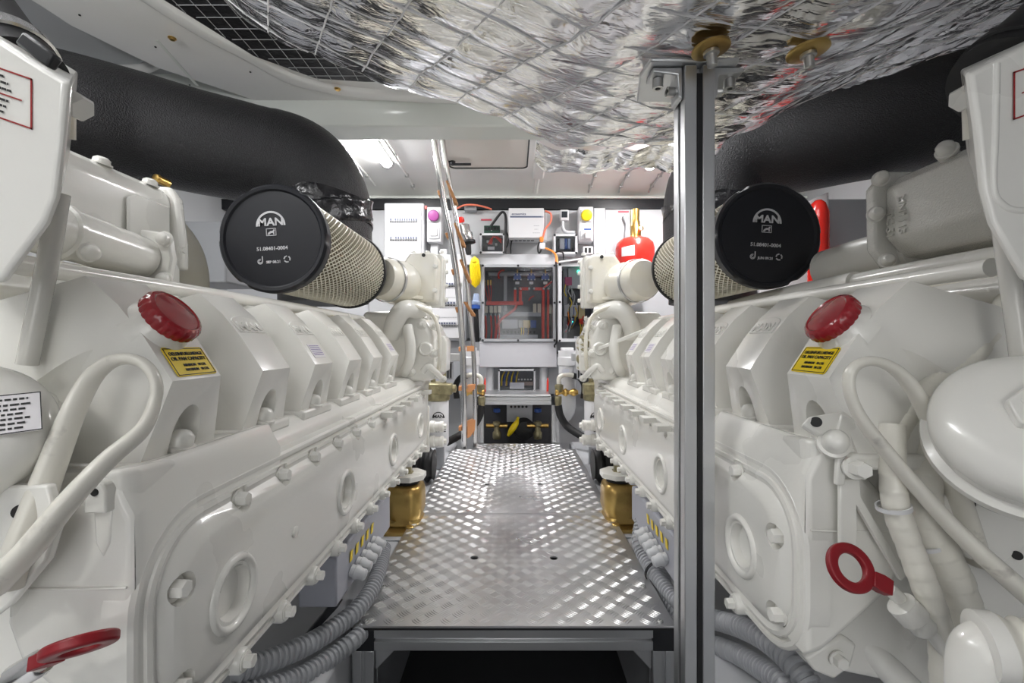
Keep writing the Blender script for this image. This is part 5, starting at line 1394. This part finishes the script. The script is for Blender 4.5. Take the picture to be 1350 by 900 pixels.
for x in (632.5,732.5):
    xx = X_(x,d); obj('leg', MB().prism([(a,b,0) for a,b in profile_section(xx-W/2,xx+W/2,d,d+W, w=.007, dp=.008)],(0,0,Z_(524,d)-.02)), ALU, t, bevel=.001)
    obj('corner_block', MB().box((xx-W/2,d-.001,Z_(534,d)),(xx+W/2,d+W,Z_(523,d))), BLACK, t, bevel=.002)
wk2 = tread(YE+.012, 2.605, X_(625,2.62)+.001, X_(738,2.62)-.001, ZW-.012, 5, None, 'tread_plate')
# machinery under the bench
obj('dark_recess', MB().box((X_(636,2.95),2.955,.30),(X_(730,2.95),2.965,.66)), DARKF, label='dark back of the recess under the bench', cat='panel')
t_pump = t = thing('pump_unit', (X_(690,2.9),2.85,.43), 'dark pump with white perforated plate under the bench', 'pump')
pp = obj('perforated_plate', pbox(668,530,702,556,2.93,.012), LGREY, t, bevel=.003)
mb = MB()
for k in range(5): mb.lathe(P(674+k*5,536,2.928),FW,[(.008,-.002),(.008,.002),(.006,.002)],12)
obj('plate_hole', mb, INK, pp)
obj('pump_barrel', MB().lathe(P(691,568,2.80),(0,1,0),[(.02,0),(.055,.004),(.06,.015),(.06,.10),(.065,.11)],30), RUBBER, t)
for s_,x in ((-1,655),(1,709)):
    v = thing('brass_valve', base(x-8,x+8,575,2.80), 'brass valve with blue cap under the bench, '+('ladder side' if s_<0 else 'post side'), 'valve', 'brass valves under the bench')
    obj('valve_body', MB().lathe(P(x,572,2.80),(0,0,1),[(.022,-.03),(.026,-.02),(.026,.01),(.018,.02),(.018,.05),(.024,.055),(.024,.075),(.012,.08)],22), OLIVE, v)
    obj('valve_pipe', MB().cyl(P(x-14,561,2.80),P(x+14,561,2.80),.013), BRASS, v)
    obj('blue_cap', MB().lathe(P(x,543,2.80),(0,0,1),[(.020,0),(.022,.004),(.022,.02),(.014,.024)],20), BLUE, v)
obj('yellow_handle', MB().tube([P(670,574,2.74),P(675,566,2.73),P(681,557,2.74),P(683,550,2.76)],.014,rfun=lambda L,u:.009+.010*math.sin(PI*min(1,u*1.2))), YELC, t_pump, smooth=70)

# brass manifold valves beside the bench
for s_,x0,lb in ((-1,629,'brass manifold valve with hoses beside the bench, next to the ladder'),(1,742,'brass manifold valve with hoses beside the bench, in front of the white strainer')):
    v = thing('manifold_valve', base(x0-8,x0+8,545,2.50), lb, 'valve', 'brass manifold valves')
    dd = 2.57
    bd = obj('valve_body', MB().tube([P(x0-s_*10,516,dd),P(x0,517,dd),P(x0+s_*9,517,dd),P(x0+s_*20,517,dd)],.022,seg=18,rfun=lambda L,u:.017+.006*math.sin(u*17)), BRASS, v, smooth=60)
    obj('valve_stem', MB().lathe(P(x0-s_*5,512,dd),(0,0,1),[(.020,-.02),(.024,0),(.024,.020),(.012,.026),(.012,.04)],18), OLIVE, v)
    obj('union_nut', MB().lathe(P(x0-s_*6,522,dd),(0,0,-1),[(.016,0),(.020,.004),(.020,.03),(.016,.06)],8), OLIVE, v)
    obj('elbow_pipe', MB().tube([P(x0-s_*5,508,dd),P(x0-s_*5,499,dd),P(x0-s_*1,495,dd),P(x0+s_*8,494,dd),P(x0+s_*14,495,dd)],.013), mat('cream_pipe',(.70,.68,.60),.35), v, smooth=70)
    obj('hose', MB().tube([P(x0+s_*14,495,dd),P(x0+s_*22,498,dd+.03),P(x0+s_*28,508,dd+.05),P(x0+s_*27,525,dd+.05)],.017), RUBBER, v, smooth=70)
    obj('hose', MB().tube([P(x0-s_*6,534,dd),P(x0-s_*3,548,dd),P(x0+s_*6,562,dd),P(x0+s_*22,573,dd-.05),P(x0+s_*40,583,dd-.12)],.021), RUBBER, v, smooth=70)
# white strainers
for s_,x0,lb in ((-1,620,'white water strainer housing standing behind the ladder'),(1,747.5,'white water strainer housing hanging beside the bench, post side')):
    v = thing('water_strainer', base(x0-12,x0+12,560,2.66), lb, 'strainer', 'white water strainers'); dd = 2.66
    c = P(x0,510,dd); k = dd/F
    obj('strainer_body', MB().lathe(V((c.x,c.y,Z_(462,dd))),(0,0,-1),[(11.5*k,0),(11.5*k,8*k),(12.4*k,9*k),(12.4*k,19*k),(11*k,20*k),(11*k,60*k)],32), WHITE, v, smooth=40)
    obj('bowl', MB().lathe(V((c.x,c.y,Z_(521,dd))),(0,0,-1),[(11.4*k,0),(11.4*k,14*k),(10*k,24*k),(5*k,32*k),(2*k,33*k),(2*k,40*k)],32), mat('milky_bowl',(.72,.73,.74),.3), v, smooth=60)
    obj('top_clamp', MB().box((c.x-.035,c.y-.03,Z_(462,dd)),(c.x+.035,c.y+.03,Z_(458,dd))), WHITE, v, bevel=.004)
    obj('print', pbox(x0-6,486,x0+3,496,dd-11.6*k,.002), mat('label_tint',(.62,.64,.72),.4), v)
# control modules beside the strainers
for s_,x0,lb in ((-1,588,'grey slotted module on a rail beyond the fuel filter, ladder side'),(1,771,'grey slotted module on a rail beyond the fuel filter, post side')):
    v = thing('control_module', base(x0-10,x0+10,495,2.55), lb, 'module', 'grey slotted modules')
    obj('top_rail', pbox(x0-16,466,x0+18,476,2.50,.08), ALU, v, bevel=.003); obj('module_case', pbox(x0-10,477,x0+8,500,2.54,.08), GREYP, v, bevel=.004)
    mb = MB()
    for k in range(5): pbox(x0-9+k*3.6,479,x0-7.4+k*3.6,498,2.537,.006,mb)
    obj('slot', mb, INK, v)
# fuel filters
for s_,x0,y0,lb in ((-1,577,2.05,'white canister filter with arched word mark, ladder side of walkway'),(1,785,2.14,'white canister filter with bronze head, post side of walkway')):
    v = thing('fuel_filter', (X_(x0,y0),y0,Z_(588,y0)), lb, 'fuel filter', 'canister fuel filters'); k = y0/F; c = P(x0,527,y0)
    cn = obj('filter_canister', MB().lathe(c,(0,0,-1),[(13*k,0),(14.5*k,1.5*k),(14.5*k,56*k),(12.5*k,60*k),(5*k,61*k)],40), WHITE, v, smooth=50)
    hd = obj('filter_head', MB().lathe(c,(0,0,1),[(15*k,0),(16*k,1*k),(16*k,9*k),(14*k,11*k),(14*k,22*k),(9*k,24*k)],36), OLIVE, v, smooth=40)
    obj('head_block', pbox(x0-15,506,x0+18,521,y0-15*k,.06), OLIVE, v, bevel=.006)
    obj('head_plug', MB().lathe(P(x0-1,514,y0-15.2*k),FW,[(.012,0),(.012,.006),(.007,.007),(.007,.003)],16), OLIVE, v)
    for xx in (-6,8): obj('banjo_fitting', MB().tube([P(x0+xx,504,y0-.01),P(x0+xx,490,y0-.01),P(x0+xx*.6,482,y0),P(x0+xx*.2,480,y0)],.011), OLIVE, v, smooth=70)
    obj('side_plug', MB().lathe(P(x0+15,512,y0-.01),(1,0,0),[(.014,0),(.014,.012),(.018,.014),(.018,.030),(.010,.034)],8), OLIVE, v)
    obj('support_stand', MB().box((X_(x0,y0)-.02,y0+.062,.405),(X_(x0,y0)+.02,y0+.082,Z_(512,y0))), GREYP, v, bevel=.003)
    emblem('arched_mark', P(x0+1,551,y0-14.7*k), RX, UP, 16*k, INK, cn, lion=False)
    bars('small_print', [(-.03,.03,0),(-.015,.03,-.009)], INK, cn, P(x0+2,566,y0-14.7*k), RX, UP, .004)
obj('black_flat_hose', MB().tube([P(776,472,2.35),P(779,500,2.33),P(783,530,2.30),P(790,570,2.28),P(793,603,2.27)],.03,flat=.45,seg=20,n=8), RUBBER, smooth=70, label='black flattened hose with red edge behind the post side fuel filter', cat='hose')
# red fire cylinder
d = 2.75
t = thing('gas_cylinder', base(812,862,420,d), 'red gas cylinder with brass valve beyond the post side air filter', 'gas cylinder')
k = d/F; c = P(837,450,d)
obj('cylinder_shelf', MB().box((X_(808,d),d-.10,Z_(378,d)),(X_(866,d),3.03,Z_(375,d))), LGREY, bevel=.003, label='small grey shelf carrying the red gas cylinder', cat='shelf')
cy_ = obj('cylinder_body', MB().lathe(V((c.x,c.y,Z_(374.5,d))),(0,0,1),[(20*k,0),(25.5*k,6*k),(25.5*k,46*k),(24*k,53*k),(19*k,58.5*k),(11*k,61.3*k),(4*k,62*k)],48), REDT, t, smooth=60)
a0 = math.atan2(-1,-.35)
mb = MB(); rg0 = []; rg1 = []
R_ = 25.7*k
for q in range(9):
    a = -PI/2-.95+q*.085; rg0.append(V((c.x+R_*math.cos(a),c.y+R_*math.sin(a),Z_(341,d)))); rg1.append(V((c.x+R_*math.cos(a),c.y+R_*math.sin(a),Z_(328+.2*(8-q),d))))
o2 = [p+V((p.x-c.x,p.y-c.y,0)).normalized()*.001 for p in rg0]; o3 = [p+V((p.x-c.x,p.y-c.y,0)).normalized()*.001 for p in rg1]
for i in range(8): mb.add([rg0[i],rg0[i+1],rg1[i+1],rg1[i],o2[i],o2[i+1],o3[i+1],o3[i]],[(4,5,6,7),(0,3,2,1),(0,1,5,4),(2,3,7,6)])
obj('paper_label', mb, PAPER, cy_)
vz = Z_(313,d)
vb = obj('valve_body', MB().lathe(V((c.x+1*k,c.y,vz)),(0,0,1),[(7*k,0),(7*k,14*k),(5.6*k,16*k),(5.6*k,21*k),(4.6*k,22*k),(5*k,37*k),(3*k,38*k)],24), BRASS, t, smooth=35)
obj('valve_outlet', MB().lathe(V((c.x+4*k,c.y-.02,vz+10*k)),(.5,-1,0),[(3*k,0),(3*k,6*k),(2*k,7*k)],18), BRASS, vb)
obj('gauge', MB().lathe(V((c.x+4*k,c.y-.045,vz+9*k)),(.3,-1,0),[(2.4*k,0),(2.6*k,2*k),(1.8*k,3*k)],18), mat('gauge_cream',(.85,.75,.5),.3), vb)
obj('valve_lever', MB().box((c.x-6*k,c.y-.012,vz+2*k),(c.x-3.5*k,c.y+.012,vz+36*k)), OLIVE, vb, bevel=.003)
obj('grey_bracket', MB().prism([P(824,281,3.0),P(829,285,3.0),P(828,316,3.0),P(823,316,3.0),P(825,295,3.0),P(821,285,3.0)],(0,.02,0)), GREYP, bevel=.003, label='grey bracket on the white board behind the brass valve', cat='bracket')
# pieces seen over the post-side engine
o = thing('storage_locker', (X_(1120,1.5),1.7,1.2), 'grey locker with white edge beyond the post side air filter', 'locker')
obj('locker_body', MB().box((X_(1090,1.5),1.5,0),(X_(1190,1.5),1.9,Z_(262,1.5))), GREYP, o, bevel=.004); obj('white_edge', MB().box((X_(1087,1.5),1.49,0),(X_(1090,1.5),1.9,Z_(255,1.5))), WHITE, o, bevel=.002)
obj('red_bottle', MB().lathe((X_(1079,1.42),1.42,1.0),(0,0,1),[(.03,0),(.03,.40),(.02,.43),(.010,.44)],28), REDT, smooth=60, label='red bottle beside the grey locker behind the air filter', cat='bottle')
obj('white_hull_frame', MB().tube([(1.95,1.9,1.55),(1.5,1.9,1.54),(1.2,1.9,1.50),(1.05,1.9,1.40)],.05,flat=.5), GEL, smooth=70, label='white curved hull frame under the black duct, post side', cat='frame')
obj('white_pipe', MB().tube([P(60,78,1.5),P(120,90,1.55),P(180,92,1.6),P(205,84,1.65)],.018), GEL, smooth=70, label='white pipe near the ceiling above the black duct, ladder side', cat='pipe')
obj('junction_case', MB().box((-1.25,1.55,1.20),(-.98,1.75,1.41)), GREYP, bevel=.006, label='grey case beyond the white manifold under the black duct', cat='box')

# ================================================================ FOLDED LADDER
def ld(y):                       # distance of the ladder at picture height y
    return 2.45-(590-y)/(590-175)*.25
def rail(pts): return [P(x,y,ld(y)+o) for x,y,o in pts]
t = thing('folding_ladder', (X_(618,2.45),2.45,ZW), 'folded stainless ladder with wooden steps leaning from walkway to the ceiling hatch', 'ladder')
R1 = [(571,176,0),(576,205,0),(584,258,0),(594,310,0),(602,360,0),(607,410,0),(610.5,460,0),(612,520,0),(612.5,591,0)]
R2 = [(583,180,.02),(588,215,.02),(597,265,.02),(606,315,.02),(615,365,.02),(620,415,.02),(624,460,.02),(626,520,.02),(626.5,589,.02)]
obj('rail', MB().tube(rail(R1),.0135,seg=18,n=8), STEEL, t, smooth=70)
obj('rail', MB().tube(rail(R2),.0125,seg=18,n=8), STEEL, t, smooth=70)
obj('rail', MB().tube(rail([(x-3.2,y,.04) for x,y,_ in R1[1:]]),.006,seg=12,n=8), STEEL, t, smooth=70)
for y in (252,308,356,406):
    d = ld(y); i = next(k for k in range(8) if R1[k+1][1] >= y); f = (y-R1[i][1])/(R1[i+1][1]-R1[i][1]); x = R1[i][0]+(R1[i+1][0]-R1[i][0])*f
    st = obj('step', MB().prism([P(x+4,y-14+(6 if y>400 else 0),d),P(x+7,y-15+(6 if y>400 else 0),d),P(x+19.5,y+13-(5 if y>400 else 0),d),P(x+19,y+17-(6 if y>400 else 0),d),P(x+15,y+15-(5 if y>400 else 0),d)],(0,.05,0)), TEAK, t, bevel=.003)
    obj('step_end', MB().prism([P(x-7,y-1,d),P(x-3,y-2,d),P(x-2,y+5,d),P(x-5,y+6,d)],(0,.05,0)), TEAK, st, bevel=.002)
for y,h in ((460,5),(512,8),(565,18)):
    d = ld(y); x = 611
    pl = [P(x+5,y-h*.55,d),P(x+16,y-h*.75,d),P(x+15,y+h*.1,d),P(x+9,y+h*.6,d),P(x+5,y+h*.7,d)] if y > 500 else [P(x+4,y-4,d),P(x+14,y-4,d),P(x+14,y+3,d),P(x+4,y+3,d)]
    st = obj('step', MB().prism(pl,(0,.05,0)), TEAKL, t, bevel=.002)
    obj('step_end', pbox(x-6.5,y-3,x-2.5,y+3,d,.05), TEAKL, st, bevel=.002)
obj('top_hook', MB().tube([P(571,178,ld(178)),P(568,172,ld(178)),P(566,180,ld(178)-.03)],.008), ZINC, t, smooth=70)
# ================================================================ LIGHT AND CAMERA
def area(name, loc, rot, sx, sy, power, col=(1,1,1)):
    l = bpy.data.lights.new(name, 'AREA'); l.shape = 'RECTANGLE'; l.size = sx; l.size_y = sy; l.energy = power; l.color = col
    o = bpy.data.objects.new(name, l); COL.objects.link(o); o.location = loc; o.rotation_euler = rot
    return o
area('tube_and_fill_light', (-.723,2.36,1.985), (0,0,0), .05, .5, 9, (1,.98,.99))
area('tube_and_fill_light', (.79,2.40,1.985), (0,0,0), .05, .5, 9, (1,.98,.99))
area('front_fill_light', (0,-1.15,1.15), (math.radians(90),0,0), 0.45, 1.0, 3.2, (1,.99,.97))  # soft frontal fill added behind the camera, no doorway there
area('tube_and_fill_light', (.32,1.36,1.87), (math.radians(-12),0,0), .5, .06, 4.8)  # unseen fill added behind the foil to brighten the engine ends
area('uplight_fill', (-.80,.05,1.50), (PI,0,0), .06, .5, 12)  # added upward fill that brightens the front ceiling
area('uplight_fill', (-.55,-.75,1.50), (PI,0,0), .5, .06, 4)  # another upward fill, added behind the camera
area('tube_and_fill_light', (-1.08,.55,1.885), (0,math.radians(-12),0), .06, .5, 5)  # out-of-view fill added above the engine to lift its brightness
for x in (-.55, .55):
    area('tube_and_fill_light', (x,-.75,1.86), (math.radians(22),0,0), .5, .06, 8, (1,.99,.96))
w = bpy.data.worlds.new('world'); SC.world = w; w.use_nodes = True
w.node_tree.nodes['Background'].inputs['Color'].default_value = (1,1,1,1)
w.node_tree.nodes['Background'].inputs['Strength'].default_value = .0
cam = bpy.data.cameras.new('camera'); co = bpy.data.objects.new('camera', cam); COL.objects.link(co)
cam.sensor_width = 36; cam.lens = 36*F/1350; cam.shift_x = -(CX-675)/1350; cam.clip_start = .02
co.location = (0,0,CAMZ); co.rotation_euler = (PI/2,0,0)
SC.camera = co
SC.view_settings.view_transform = 'Standard'; SC.view_settings.look = 'None'; SC.view_settings.gamma = 1
SC.view_settings.use_curve_mapping = False; SC.view_settings.exposure = .36
SC.cycles.max_bounces = 10; SC.cycles.diffuse_bounces = 5; SC.cycles.glossy_bounces = 5; SC.cycles.transparent_max_bounces = 16
SC.cycles.use_denoising = True
